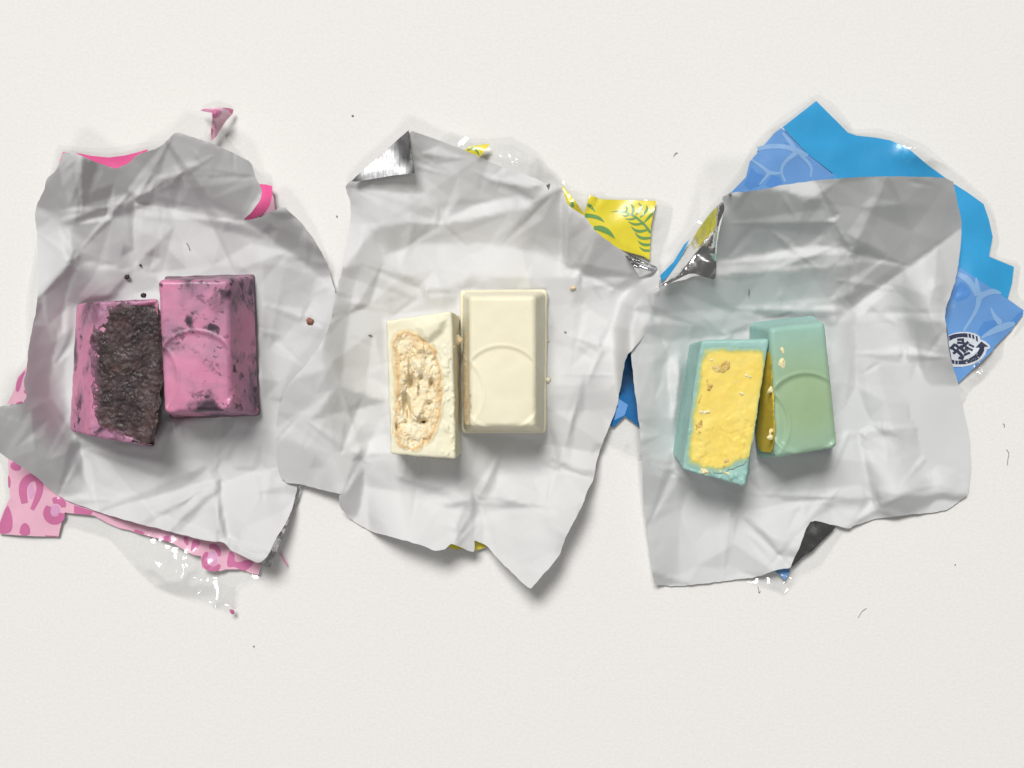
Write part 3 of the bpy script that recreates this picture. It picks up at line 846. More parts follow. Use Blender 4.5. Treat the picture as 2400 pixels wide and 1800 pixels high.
for pts, ws in [([(835,345),(830,325),(800,305)], [4,4,1]), ([(875,352),(898,310),(880,280),(848,267)], [4,6,5,1]), ([(955,380),(972,330),(965,280),(925,248)], [3,7,6,1]),
                ([(1000,385),(1060,330),(1075,280),(1028,238)], [3,6,6,1]), ([(1055,418),(1120,350),(1145,310),(1132,268)], [3,6,6,1]), ([(1105,480),(1170,410),(1208,370),(1205,322)], [3,6,6,2]),
                ([(850,352),(800,372),(768,366)], [3,3,1]), ([(920,388),(870,405),(828,392)], [4,4,1]), ([(1000,425),(940,445),(870,436)], [4,5,1]), ([(1090,490),(990,512),(905,470)], [4,6,1]),
                ([(1150,570),(1060,595),(990,580),(945,530)], [4,7,6,1]), ([(1185,672),(1090,680),(1030,655),(992,605)], [5,7,6,1]), ([(1185,755),(1110,760),(1060,740),(1028,705)], [5,7,5,1]), ([(1172,828),(1110,828),(1075,810),(1045,782)], [5,6,4,1])]:
    leaf(zF(pts), ws)
for pts, ws in [([(372,395),(450,398),(550,425),(612,476)], [10,9,9,1]), ([(405,258),(450,285),(498,348)], [7,8,1]), ([(482,545),(580,555),(670,600),(742,678)], [8,15,12,1]), ([(195,240),(230,255),(200,285)], [8,9,4])]:
    leaf(zF(pts), ws, 'printed_leaf')
leaf(z3([(880,262),(908,245),(935,258),(952,292)]), [2,5,5,2], 'printed_leaf')

# --- blue water film
blu_out = smooth_closed(z5([(1135,85),(1230,140),(1305,230),(1330,275),(1440,265),(1560,295),(1700,355),(1780,420),(1900,520),(2010,620),(2060,700),(2088,850),(2060,930),(2200,960),(2175,1130),(2280,1200),(2140,1371)])
    + zM([(1382,640),(1130,960),(1110,1200),(980,1300),(830,1480),(700,1600)]) + [(2250,960),(2200,1150),(2000,1210)] + Z(1780, 1180, .14463, [(1000,1000),(800,1100),(620,1170),(410,1470),(260,1400),(60,1330)]) + [(1700,1350),(1520,1140)]
    + Z(1380, 780, .24096, [(520,1210),(420,1200),(200,1090),(90,1010),(200,800),(330,400),(330,150)]) + [(1500,690)]
    + z5([(330,1020),(400,900),(480,800),(570,690),(700,530),(745,470),(800,360),(900,250),(960,205),(1060,140)]), 1, 0.85)
FB = Film(blu_out, bumps=[(1910,260,80,50,14),(2290,660,50,80,10),(2150,360,60,30,6)],
          crinkles=[(2165,355,46,22,6,24),(2300,850,30,40,9,40),(1470,1040,40,40,6,40),(1840,1350,50,30,4,36),(2240,700,30,40,3,36),(1650,560,40,60,4,40)], seed=61)
ROOT_B = film_root('printed_film', FB, 'clear film with blue water print and round mark under the right wrapper')
BL = mat_print('ink_bright_blue', (58, 162, 218)); BL2 = mat_print('ink_water_blue', (108, 158, 218)); BL3 = mat_print('ink_water_pale', (142, 182, 226)); BL4 = mat_print('ink_water_deep', (88, 144, 212))
DEEP = mat_print('ink_deep_blue', (20, 104, 166))
ink(ROOT_B, 'blue_panel', z5([(1135,125),(1215,205),(1300,290),(1345,305),(1440,315),(1520,330),(1610,370),(1710,455),(1840,550),(1920,600),(2003,660),(2030,740),(2050,830),(2030,932),(2160,985),(2150,1070),(2128,1150),(2080,1120),(1870,985),(1700,900),(1500,700),(1300,640),(1200,580),(1220,500),(1090,400),(960,262)]), FB, BL)
ink(ROOT_B, 'water_panel', z5([(955,265),(1090,402),(1215,500),(1300,535),(1300,600),(1000,660),(690,640),(695,598),(770,520),(790,440),(860,360),(920,290)]), FB, BL2)
ink(ROOT_B, 'water_panel', z5([(1872,985),(2080,1120),(2128,1152),(2212,1212),(2150,1310),(2060,1400)]) + zM([(980,1110),(870,1220),(690,1380),(530,1540),(490,1480),(440,1200),(380,800),(330,640),(400,430)]), FB, BL2)
def ripple(pts, w, mat=None):
    ink(ROOT_B, 'water_ripple', stroke_poly(pts, w), FB, mat or BL3, 2, 4.0)
ripple(z5([(830,375),(900,358),(980,362),(1050,390),(1090,410)]), [8,12,10,13,8])
ripple(z5([(960,290),(1010,350),(1040,400)]), [5,10,6])
ripple(z5([(800,430),(860,470),(890,500),(960,500)]), [5,7,10,4])
ripple(z5([(1030,395),(970,440),(950,490),(975,545)]), [12,8,6,5])
ripple(z5([(1050,400),(1115,465),(1105,520)]), [8,6,4])
ripple(z5([(890,500),(840,560)]), [8,3])
ink(ROOT_B, 'water_patch', z5([(800,470),(830,500),(870,510),(850,560),(790,585),(760,560)]), FB, BL4, 1.6, 4.0)
ink(ROOT_B, 'water_patch', z5([(905,510),(945,520),(960,555),(900,575),(870,560)]), FB, BL4, 1.6, 4.0)
ink(ROOT_B, 'water_patch', z5([(965,335),(990,345),(975,362)]), FB, BL4, 1.6, 4.0)
ripple(zM([(520,120),(640,180),(720,280),(780,400)]), [10,16,12,14])
ripple(zM([(760,170),(775,300),(790,400)]), [4,12,14])
ripple(zM([(780,420),(880,380),(980,340),(1085,375)]), [20,12,14,4])
ripple(zM([(800,420),(790,520),(740,640),(600,860)]), [14,10,8,5])
ripple(zM([(950,560),(1000,680),(1080,750),(1030,760)]), [3,10,14,4])
ripple(zM([(830,950),(980,860),(1130,800),(1260,760)]), [5,14,18,8])
ink(ROOT_B, 'water_patch', zM([(560,220),(640,270),(700,370),(640,440),(520,480),(450,440),(500,300)]), FB, BL4, 1.6, 4.0)
ink(ROOT_B, 'water_patch', zM([(860,740),(1000,720),(1040,770),(900,900),(820,930),(780,870)]), FB, BL4, 1.6, 4.0)
ink(ROOT_B, 'water_patch', zM([(1240,700),(1350,600),(1375,640),(1290,760),(1210,740)]), FB, BL4, 1.6, 4.0)
ink(ROOT_B, 'water_panel', Z(1380, 780, .24096, [(330,120),(440,120),(520,500),(520,900),(490,915),(430,870),(350,810),(240,920),(190,900),(300,600)]), FB, DEEP)
ink(ROOT_B, 'water_patch', Z(1380, 780, .24096, [(290,640),(380,700),(350,800),(250,850)]), FB, BL2, 1.6, 4.0)
ink(ROOT_B, 'water_panel', z5([(325,1030),(395,960),(450,870),(480,840),(400,1000),(335,1065)]), FB, BL)
ink(ROOT_B, 'water_panel', Z(1780, 1180, .14463, [(220,1050),(490,1050),(495,1110),(410,1248),(360,1190),(290,1130),(240,1090)]), FB, BL2)
# round recycling mark
WHT = mat_print('ink_white', (214, 220, 230)); NAVY = mat_print('ink_navy', (56, 62, 84), 1.0, 0.03)
def mark(name, pts, mat, lvl):
    sheet(name, resample(np.asarray(pts, float), 1.2), lambda u, v: FB(u, v) + 0.7 * lvl, mat, MARK, 2.5, 2, edge_step=1.2)
MARK = ink(ROOT_B, 'recycling_mark', zK([(60,260),(250,180),(500,130),(800,130),(1080,190),(1260,310),(1290,420),(1480,500),(1640,640),(1680,720),(1640,780),(1540,820),(1480,1020),(1360,1180),(1150,1330),(900,1430),(600,1490),(230,1490),(190,1330),(140,1000),(60,600)]), FB, WHT, 3, 3.0)
mark('arc_band', zK([(70,290),(260,220),(480,190),(650,180),(790,190),(800,345),(600,325),(400,345),(230,400),(90,480)]), NAVY, 4)
mark('tick', zK([(825,195),(915,205),(935,365),(840,345)]), NAVY, 4)
mark('tick', zK([(965,230),(1040,250),(1065,410),(985,390)]), NAVY, 4)
mark('tick', zK([(1110,280),(1180,310),(1198,520),(1125,470)]), NAVY, 4)
mark('arrow_band', zK([(440,1245),(640,1230),(860,1160),(1060,1040),(1200,880),(1265,745),(1095,745),(1330,500),(1600,700),(1450,710),(1430,880),(1330,1060),(1180,1210),(940,1320),(700,1385),(440,1390)]), NAVY, 4)
mark('tick', zK([(310,1245),(415,1248),(415,1388),(320,1385)]), NAVY, 4)
mark('tick', zK([(178,1205),(285,1240),(285,1375),(205,1365)]), NAVY, 4)
def kstroke(pts, w, lvl=4): mark('printed_stroke', stroke_poly(zK(pts), [w * .06027] * len(pts), 0), NAVY, lvl)
for pts, w in [([(390,435),(600,425),(655,420)], 90), ([(600,425),(625,570)], 90), ([(385,550),(640,560)], 90), ([(120,790),(220,690),(310,600)], 110), ([(310,620),(420,720),(560,790),(720,930)], 110),
               ([(170,720),(260,810),(370,900)], 100), ([(360,800),(400,880),(530,1000),(610,1120)], 120), ([(225,970),(330,910),(430,800)], 100), ([(620,1090),(600,1170),(440,1130)], 110), ([(540,650),(580,780)], 110),
               ([(560,730),(700,620),(830,520)], 110), ([(700,690),(850,780),(1000,850)], 90), ([(840,610),(950,670),(1050,715)], 80), ([(690,760),(820,860)], 90), ([(650,1040),(770,980),(890,930)], 90), ([(640,560),(720,660)], 90)]:
    kstroke(pts, w)

# ------------------------------------------------------------------ sweets
def hexa(top, zt, bot, zb, r, n=(70, 100, 36), disp=None, wob=1.2, seed=0):
    """a cushion-edged block between two quads (photo positions tl,tr,br,bl) at heights zt/zb"""
    nu, nv, nw = n
    I, J, K = np.meshgrid(np.arange(nu), np.arange(nv), np.arange(nw), indexing='ij')
    sf = (I == 0) | (I == nu - 1) | (J == 0) | (J == nv - 1) | (K == 0) | (K == nw - 1)
    idx = -np.ones(I.shape, int); idx[sf] = np.arange(sf.sum())
    P = np.stack([I[sf] / (nu - 1), J[sf] / (nv - 1), K[sf] / (nw - 1)], 1)
    top = np.array(top, float); bot = np.array(bot, float)
    zt = np.broadcast_to(np.array(zt, float), 4); zb = np.broadcast_to(np.array(zb, float), 4)
    L = np.array([np.hypot(*(top[1] - top[0])), np.hypot(*(top[3] - top[0])), (zt - zb).mean()])
    X = (P - 0.5) * L
    inner = np.clip(X, -(L / 2 - r), L / 2 - r)
    d = X - inner
    nn = d / (np.linalg.norm(d, axis=1)[:, None] + 1e-9)
    X = inner + r * nn
    T = X / L + 0.5
    a, b, c = T[:, 0], T[:, 1], T[:, 2]
    W = np.stack([(1 - a) * (1 - b), a * (1 - b), a * b, (1 - a) * b], 1)
    uv = (W @ top) * c[:, None] + (W @ bot) * (1 - c)[:, None]
    z = (W @ zt) * c + (W @ zb) * (1 - c)
    u, v = uv[:, 0], uv[:, 1]
    u = u + wob * fbm(v + z, z * 1.3 + u * .2, 40, 3, seed + 1); v = v + wob * fbm(u + z, z * 1.3, 40, 3, seed + 2)
    if disp is not None:
        tw = sstep(0.72, 0.97, c)
        z = z + tw * disp(u, v)
    fs = []
    def quad(A, B, C, D): fs.append(np.stack([A.ravel(), B.ravel(), C.ravel(), D.ravel()], 1))
    g = idx
    t = g[:, :, -1]; quad(t[:-1, :-1], t[:-1, 1:], t[1:, 1:], t[1:, :-1])
    t = g[:, :, 0]; quad(t[:-1, :-1], t[1:, :-1], t[1:, 1:], t[:-1, 1:])
    t = g[0]; quad(t[:-1, :-1], t[1:, :-1], t[1:, 1:], t[:-1, 1:])
    t = g[-1]; quad(t[:-1, :-1], t[:-1, 1:], t[1:, 1:], t[1:, :-1])
    t = g[:, 0]; quad(t[:-1, :-1], t[:-1, 1:], t[1:, 1:], t[1:, :-1])
    t = g[:, -1]; quad(t[:-1, :-1], t[1:, :-1], t[1:, 1:], t[:-1, 1:])
    return wpt(u, v, z), np.concatenate(fs)

def plane_of(top, zt):
    top = np.array(top, float); zt = np.broadcast_to(np.array(zt, float), 4)
    A = np.c_[top, np.ones(4)]
    k, *_ = np.linalg.lstsq(A, zt, rcond=None)
    return lambda u, v: k[0] * u + k[1] * v + k[2]

def arc_step(u, v, cx, cy, r, a=3.0, soft=3.0):
    """a shallow pressed disc: inside the circle the face sinks, with a small raised lip"""
    d = np.hypot(u - cx, v - cy) - r
    return -a * (1 - sstep(-soft, soft, d)) * np.exp(np.minimum(d, 0) / 40.0) + 0.35 * a * np.exp(-((d - soft) / 3.5) ** 2)

def mat_sweet(name, base, var, sss, sss_col, spots=None, rough=0.36, tint=None):
    m = NT(name)
    c = m.ramp(m.noise(140, 3, 0.5), [(0.3, base), (0.7, var)])
    if tint is not None:                       # filling glowing faintly through the thin middle of the shell
        loc, rad, col, amt = tint
        vm = m.n('ShaderNodeVectorMath', operation='DISTANCE'); vm.inputs[1].default_value = loc
        m.l(m.tc.outputs['Object'], vm.inputs[0])
        f = m.ramp(m.math('DIVIDE', vm.outputs['Value'], rad), [(0.2, amt), (0.6, amt * 0.6), (1.0, 0.0)])
        c = m.mix(f, c, col)
    if spots is not None:
        haze_col, dot_col, hz, dt = spots
        c = m.mix(m.ramp(m.noise(62, 4, 0.6, 0.3), hz), c, haze_col)
        gate = m.ramp(m.noise(75, 3, 0.55, 0.4), [(0.40, 0.0), (0.54, 1.0)])
        for sc, lo_, hi_, am, ds in ((110, 0.55, 0.66, 0.75, 0.5), (230, 0.55, 0.63, 0.9, 0.4), (480, 0.58, 0.65, 0.95, 0.3)):
            blot = m.ramp(m.noise(sc, 4, 0.55, ds), [(lo_, 0.0), (hi_, am)])
            c = m.mix(m.math('MULTIPLY', blot, gate), c, dot_col)
    n = m.bump(m.noise(260, 4, 0.5), 0.12, 0.0003)
    scuff = m.ramp(m.noise(420, 5, 0.7, 1.0), [(0.35, rough * 0.85), (0.7, min(1.0, rough * 1.5))])
    n = m.bump(m.noise(1400, 4, 0.6), 0.10, 0.00008, n)
    m.principled(c, scuff, n, Specular_IOR_Level=0.42, Subsurface_Weight=sss * 0.35, Subsurface_Radius=sss_col, Subsurface_Scale=0.0012)
    return m.m

def mat_crumbly(name, stops, scale=520, bump=0.8, rough=0.8, sss=0.0):
    m = NT(name)
    a = m.noise(scale, 6, 0.7, 0.3)
    c = m.ramp(a, stops)
    c = m.mix(m.ramp(m.noise(scale * 3.2, 3, 0.6), [(0.52, 0.0), (0.75, 0.55)]), c, stops[-1][1])
    n = m.bump(m.noise(scale * 2.2, 5, 0.7), bump, 0.0004)
    m.principled(c, rough, n, Specular_IOR_Level=0.3, Subsurface_Weight=sss, Subsurface_Radius=(0.8, 0.5, 0.3), Subsurface_Scale=0.001)
    return m.m

def mat_cookie(name, stops, scale, bump):
    m = NT(name)
    c = m.ramp(m.noise(scale, 6, 0.7, 0.4), stops)
    c = m.mix(m.ramp(m.noise(150, 4, 0.6), [(0.40, 0.75), (0.58, 0.0)]), c, lin(44, 36, 38))
    c = m.mix(m.ramp(m.noise(230, 4, 0.65, 0.5), [(0.54, 0.0), (0.68, 0.5)]), c, lin(92, 66, 58))
    ea = m.n('ShaderNodeAttribute'); ea.attribute_name = 'edge'
    c = m.mix(m.math('MULTIPLY', ea.outputs['Fac'], m.ramp(m.noise(330, 4, 0.6), [(0.30, 0.0), (0.62, 1.0)])), c, lin(150, 104, 126))
    c = m.mix(m.ramp(m.noise(1500, 3, 0.6), [(0.62, 0.0), (0.74, 0.6)]), c, lin(150, 130, 126))
    n = m.bump(m.noise(scale * 1.6, 5, 0.7), bump, 0.0004)
    m.principled(c, m.ramp(m.noise(400, 3), [(0.35, 0.35), (0.65, 0.8)]), n, Specular_IOR_Level=0.4)
    return m.m

PINK = mat_sweet('pink_chocolate', lin(211, 134, 166), lin(217, 142, 173), 0.15, (1.0, 0.4, 0.5),
                 (lin(172, 124, 152), lin(66, 50, 62), [(0.43, 0.0), (0.56, 0.9)], [(0.49, 0.0), (0.57, 1.0)]))
DARKBASE = mat_crumbly('dark_cookie_base', [(0.3, lin(106, 90, 98)), (0.7, lin(150, 124, 136))], 300, 0.4)
BROWN = mat_cookie('brown_cookie_filling', [(0.28, lin(46, 35, 37)), (0.5, lin(76, 60, 61)), (0.72, lin(112, 96, 97))], 620, 0.35)
CREAM = mat_sweet('cream_chocolate', lin(240, 233, 204), lin(245, 239, 213), 0.35, (1.0, 0.85, 0.5), None, 0.4)
CREAM_RIM = mat_sweet('cream_chocolate_rim', lin(238, 231, 202), lin(243, 237, 211), 0.0, (1.0, 0.85, 0.5), None, 0.42)
CREAM2 = mat_sweet('broken_cream_chocolate', lin(242, 236, 206), lin(247, 242, 218), 0.35, (1.0, 0.85, 0.5), None, 0.55)
def mat_edge(name, core, edge, rough, sss, bump=0.3, sc=420, deep=None, rim=None):
    m = NT(name)
    at_ = m.n('ShaderNodeAttribute'); at_.attribute_name = 'edge'
    c = m.ramp(m.noise(sc, 6, 0.68, 0.3), core)
    if deep: c = m.mix(m.ramp(m.noise(sc * .35, 4, 0.6, 0.6), [(0.52, 0.0), (0.70, 0.7)]), c, deep)
    c = m.mix(m.ramp(at_.outputs['Fac'], [(0.0, 0.0), (0.5, 1.0)]), c, edge)
    if rim: c = m.mix(m.ramp(at_.outputs['Fac'], [(0.45, 0.0), (0.95, 1.0)]), c, rim)
    n = m.bump(m.noise(sc * 2.2, 5, 0.7), bump, 0.0004)
    m.principled(c, rough, n, Specular_IOR_Level=0.35, Subsurface_Weight=sss, Subsurface_Radius=(1.0, 0.7, 0.3), Subsurface_Scale=0.0015)
    return m.m
def set_edge(o, val):
    a = o.data.attributes.new('edge', 'FLOAT', 'POINT'); a.data.foreach_set('value', np.clip(val, 0, 1).astype(np.float32))
BISCORE = mat_edge('biscuit_core', [(0.25, lin(220, 186, 138)), (0.44, lin(243, 224, 184)), (0.62, lin(251, 240, 212))], lin(228, 188, 132), 0.85, 0.15, 0.5, 300, lin(214, 176, 126), lin(240, 226, 188))
YELCORE = mat_edge('yellow_filling_soft_rim', [(0.3, lin(247, 218, 104)), (0.7, lin(251, 228, 128))], lin(206, 204, 112), 0.45, 0.3, 0.06, 200, None, lin(160, 198, 182))
BISC = mat_crumbly('biscuit_filling', [(0.25, lin(204, 164, 118)), (0.46, lin(236, 212, 172)), (0.66, lin(248, 234, 204))], 420, 0.7, 0.85, 0.15)
YELF = mat_sweet('yellow_filling', lin(246, 206, 70), lin(250, 216, 92), 0.35, (1.0, 0.7, 0.15), None, 0.42)
WAFER = mat_crumbly('wafer_bits', [(0.3, lin(170, 120, 50)), (0.5, lin(222, 190, 110)), (0.7, lin(244, 228, 170))], 500, 0.7, 0.8)
FLAKE = mat_crumbly('pale_flakes', [(0.3, lin(236, 222, 160)), (0.7, lin(248, 240, 200))], 500, 0.4, 0.7)

def zfloor(R, poly):
    u = np.array([p[0] for p in poly]); v = np.array([p[1] for p in poly])
    return float(np.median(R(np.r_[u, u.mean()], np.r_[v, v.mean()])))

def piece(name, label, R, top, zt, bot, mat, r=7, disp=None, seed=0, wob=1.2, part='chocolate_shell', n=(70, 100, 36), zb_off=1.0, zb=None):
    zf = zfloor(R, bot)
    zb = (zf + zb_off) if zb is None else (np.array(zb) + zf)
    zt = np.array(zt, float) + zf
    c = np.mean(bot, 0)
    root = empty(name, tuple(wpt(np.array(c[0]), np.array(c[1]), np.array(zf))), label, 'sweet', 'halved sweets')
    co, fs = hexa(top, zt, bot, zb, r, n, disp, wob, seed)
    sh = mesh_obj(part, co, fs, mat, root)
    return root, plane_of(top, zt), zf, sh

def recess(poly, depth, soft=14):
    return lambda u, v: -depth * sstep(6, 6 + soft, sdist(poly, u, v))

def rough_edge(poly, amp, seed, step=3.0):
    p = resample(smooth_closed(poly, 2), step)
    c = np.concatenate([p[-1:], p, p[:1]]); t = c[2:] - c[:-2]; t /= np.linalg.norm(t, axis=1)[:, None] + 1e-9
    s = np.arange(len(p)) * step
    d = amp * fbm(s, 0 * s + seed * 7.7, 22, 4, seed)
    return p + np.stack([-t[:, 1], t[:, 0]], 1) * d[:, None]

# ---- pink pair
topL = zP([(372,312),(905,285),(872,1548),(330,1452)]); botL = zP([(205,335),(905,330),(875,1480),(150,1405)])
fillL = zP([(450,350),(560,312),(700,303),(925,292),(955,900),(905,1300),(872,1535),(700,1500),(560,1462),(400,1400),(345,1290),(355,1050),(330,900),(335,780),(330,600),(380,480)])
rL, plL, zfL, shL = piece('candy_half', 'pink speckled half lying cut side up, showing a dark brown crumbly inside', RL, topL, [116, 122, 118, 112], botL, PINK, 8,
    lambda u, v: recess(zP([(480,370),(930,270),(960,900),(900,1580),(620,1470),(400,1350),(390,700)]), 14)(u, v) + 2.5 * fbm(u, v, 26, 3, 3), 3, 2.0)
P, F = tri_sheet(rough_edge(fillL, 7, 4), 2.2, 3)
d = pdist(fillL, P[:, 0], P[:, 1])
hz = plL(P[:, 0], P[:, 1]) - 2 + 4 * sstep(0, 14, d) + 3.0 * fbm(P[:, 0], P[:, 1], 10, 4, 9, 0.62) + 7 * fbm(P[:, 0], P[:, 1], 70, 2, 10) - 9 * sstep(300, 372, P[:, 0] + 0.0 * P[:, 1]) * sstep(1000, 820, P[:, 1])
o_ = mesh_obj('cookie_filling', wpt(P[:, 0], P[:, 1], hz), F, BROWN, rL, True)
ea_ = o_.data.attributes.new('edge', 'FLOAT', 'POINT'); ea_.data.foreach_set('value', ((1 - sstep(2, 24, d)) * sstep(330, 300, P[:, 0])).astype(np.float32))

topR = zP([(905,130),(1500,128),(1512,1225),(962,1250)]); botR = zP([(990,118),(1722,88),(1768,1275),(1010,1290)])
dispR = lambda u, v: arc_step(u, v, *zP([(1215, 935)])[0], 98, 4.5, 6) + arc_step(u, v, *zP([(720, 960)])[0], 92, 4.5, 6) + 1.2 * fbm(u, v, 60, 2, 5)
rR, plR, zfR, shR = piece('candy_half', 'pink speckled half standing upright with pressed arcs on its smooth top', RL, topR, [140, 138, 138, 142], botR, PINK, 10, dispR, 4, 1.4, zb=[16, 16, 16, 16])
co, fs = hexa(zP([(960,105),(1715,82),(1762,1268),(1010,1308)]), zfR + 20, zP([(955,100),(1722,80),(1766,1275),(1008,1316)]), zfR + 1, 5, (50, 70, 10), None, 2.2, 8)
mesh_obj('cookie_base', co, fs, DARKBASE, rR)

# ---- cream pair
topL = zW([(128,372),(700,288),(732,1572),(168,1528)]); botL = zW([(150,420),(765,330),(778,1535),(215,1490)])
fillC = zW([(190,470),(300,445),(400,460),(500,540),(580,630),(630,800),(640,1000),(622,1210),(550,1400),(450,1495),(330,1515),(215,1475),(175,1300),(190,1100),(196,900),(176,700),(160,560)])
def dC(u, v):
    x = (u - 870) / .27125; y = (v - 650) / .27125
    knob = 12 * sstep(-20, 60, sdist(zW([(385,430),(440,360),(560,330),(650,360),(620,470),(560,520),(500,570),(430,540)]), u, v) / .27125)
    flakes = 3.5 * sstep(0.10, 0.26, fbm(u, v, 22, 3, 12)) * sstep(590, 640, x) * sstep(500, 700, y)
    return recess(fillC, 40, 12)(u, v) * (1 - 0.9 * sstep(0, 6, knob)) + knob + flakes + 2.0 * fbm(u, v, 40, 3, 6)
rC, plC, zfC, shC = piece('candy_half', 'cream half lying cut side up, showing a tan porous biscuit core', RC, topL, [128, 130, 126, 124], botL, CREAM2, 7, dC, 5, 2.2, n=(80, 130, 30))
P, F = tri_sheet(rough_edge(fillC, 5, 6), 1.9, 4)
x, y = P[:, 0], P[:, 1]
d = pdist(fillC, x, y)
hz = plC(x, y) + 0.5 + 1.0 * sstep(0, 12, d) + sstep(0, 14, d) * (6 * fbm(x, y * 0.8, 20, 5, 21, 0.6) + 4 * fbm(x, y, 60, 2, 22)) - sstep(4, 16, d) * 5 * sstep(0.22, 0.36, fbm(x, y * 0.6, 15, 3, 23))
for px, py, sx, sy, dep in [(345,915,26,60,26),(300,1090,26,90,22),(335,770,16,60,14),(520,920,18,34,18),(455,1250,30,20,18),(325,1170,14,50,20),(500,1090,26,20,12),(215,1300,14,26,12),(430,870,16,20,12),(410,980,8,50,12),(300,1250,18,18,10),(440,630,60,40,-5),(400,1190,50,50,-8),(400,760,60,60,-6)]:
    cx, cy = zW([(px, py)])[0]
    hz = hz - 1.7 * dep * np.exp(-((x - cx) / (sx * .27125)) ** 2 - ((y - cy) / (sy * .27125)) ** 2)
kn = sstep(-10, 30, sdist(zW([(385,430),(440,360),(560,330),(650,360),(620,470),(560,520),(500,570),(430,540)]), x, y) / .27125)
hz = hz - 22 * kn
o_ = mesh_obj('biscuit_filling', wpt(x, y, hz), F, BISCORE, rC, True)
set_edge(o_, 1 - sstep(0, 20, d + 8 * fbm(x, y, 24, 3, 77)))

topR = zW([(845,160),(1420,158),(1420,1290),(862,1292)]); botR = zW([(765,108),(1525,103),(1514,1345),(778,1348)])
dispC = lambda u, v: arc_step(u, v, *zW([(1130, 960)])[0], 96, 3.0, 5) + arc_step(u, v, *zW([(620, 1000)])[0], 92, 2.4, 5) + 1.0 * fbm(u, v, 60, 2, 15)
rC2, plC2, zfC2, shC2 = piece('candy_half', 'cream half standing upright beside the biscuit half, smooth top with pressed arc', RC, topR, 132, zW([(782,122),(1510,116),(1500,1330),(792,1334)]), CREAM, 11, dispC, 6, 1.0, zb=[16]*4)
co, fs = hexa(zW([(766,109),(1524,103),(1514,1343),(779,1347)]), zfC2 + 24, botR, zfC2 + 1, 9, (50, 70, 12), None, 1.6, 18)
mesh_obj('base_rim', co, fs, CREAM_RIM, rC2)
# cut side of the upright half: a strip of biscuit
P, F = tri_sheet(rough_edge(zW([(800,480),(850,440),(856,700),(862,1000),(866,1270),(800,1280),(786,1000),(790,700)]), 2.5, 8), 2.0, 5)
hz = zfC2 + 40 + 84 * np.clip((P[:, 0] - zW([(786, 0)])[0][0]) / 20, 0, 1) + 6 * fbm(P[:, 0], P[:, 1], 16, 4, 25)
mesh_obj('biscuit_edge', wpt(P[:, 0], P[:, 1], hz), F, BISC, rC2, True)

# ---- green pair
def tint_at(root, u, v, z):
    p = wpt(np.array(float(u)), np.array(float(v)), np.array(float(z))) - np.array(root.location)
    return tuple(p)
GA, GB = lin(156, 198, 190), lin(164, 205, 197)
topR = zG([(935,215),(1412,165),(1520,1245),(990,1338)]); botR = zG([(745,165),(1330,100),(1490,1250),(815,1350)])
dispG = lambda u, v: arc_step(u, v, *zG([(1250, 960)])[0], 90, 5.0, 7) + arc_step(u, v, *zG([(760, 1060)])[0], 88, 4.0, 7) + 1.0 * fbm(u, v, 60, 2, 35)
rG, plG, zfG, shG = piece('candy_half', 'pale green half tipped sideways, smooth outside with pressed arc facing up', RR, topR, [150, 138, 134, 146], botR, PINK, 12, dispG, 7, 1.2, zb=[1, 1, 1, 1])
GREEN = mat_sweet('green_chocolate', GA, GB, 0.3, (0.6, 0.8, 0.6), None, 0.36, (tint_at(rG, *zG([(1240, 850)])[0], zfG + 140), 0.019, lin(160, 180, 122), 0.75))
shG.data.materials[0] = GREEN
P, F = tri_sheet(rough_edge(zG([(900,420),(948,400),(968,800),(990,1290),(880,1300),(835,1240),(815,1140),(850,920),(850,700)]), 3, 9), 2.5, 6)
t = np.clip((P[:, 0] - (zG([(800, 0)])[0][0] + (P[:, 1] - 810) * 0.0)) / 50, 0, 1)
x = (P[:, 0] - 1550) / .27125; y = (P[:, 1] - 710) / .27125
xl = np.interp(y, [200, 1340], [745, 815]); xr = np.interp(y, [200, 1340], [935, 990])
t = np.clip((x - xl) / (xr - xl), 0, 1)
hz = zfG + 4 + 140 * t + 6 + 2.5 * fbm(P[:, 0], P[:, 1], 24, 3, 31)
mesh_obj('yellow_filling', wpt(P[:, 0], P[:, 1], hz), F, YELF, rG, True)

topL = zG([(345,322),(935,308),(722,1592),(185,1442)]); botL = zG([(240,350),(830,330),(760,1480),(82,1290)])
fillY = zG([(345,385),(520,372),(700,380),(890,375),(884,600),(846,830),(811,1050),(758,1380),(650,1410),(520,1480),(340,1445),(200,1405),(228,1180),(250,1000),(266,850),(300,650)])
dG = lambda u, v: recess(fillY, 5, 14)(u, v) + 2.2 * fbm(u, v, 40, 3, 36) + 6 * sstep(0.1, 0.3, fbm(u, v, 16, 3, 37)) * sstep(1090, 1120, v)
rG2, plG2, zfG2, shG2 = piece('candy_half', 'pale green half lying cut side up, showing a bright yellow filling', RR, topL, [132, 140, 128, 124], botL, PINK, 7, dG, 8, 2.0)
shG2.data.materials[0] = mat_sweet('broken_green_chocolate', GA, GB, 0.3, (0.6, 0.8, 0.6), None, 0.45)
P, F = tri_sheet(rough_edge(fillY, 3, 12), 2.2, 7)
x, y = P[:, 0], P[:, 1]
d = pdist(fillY, x, y)
low = sstep(980, 1010, y + 0.3 * (x - 1640))
hz = plG2(x, y) + 1.2 + 1.0 * sstep(0, 12, d) + 2.2 * fbm(x, y, 40, 3, 36) + 1.0 * fbm(x, y, 40, 3, 41) + low * (1.6 * sstep(-0.05, 0.03, fbm(x, y, 70, 4, 42)) + 0.6 * fbm(x, y, 14, 3, 44))
o_ = mesh_obj('yellow_filling', wpt(x, y, hz), F, YELCORE, rG2, True)
d_rim = pdist(fillY[7:] + fillY[:4], x, y, False)      # the coating is thick on three sides, thin along the fourth
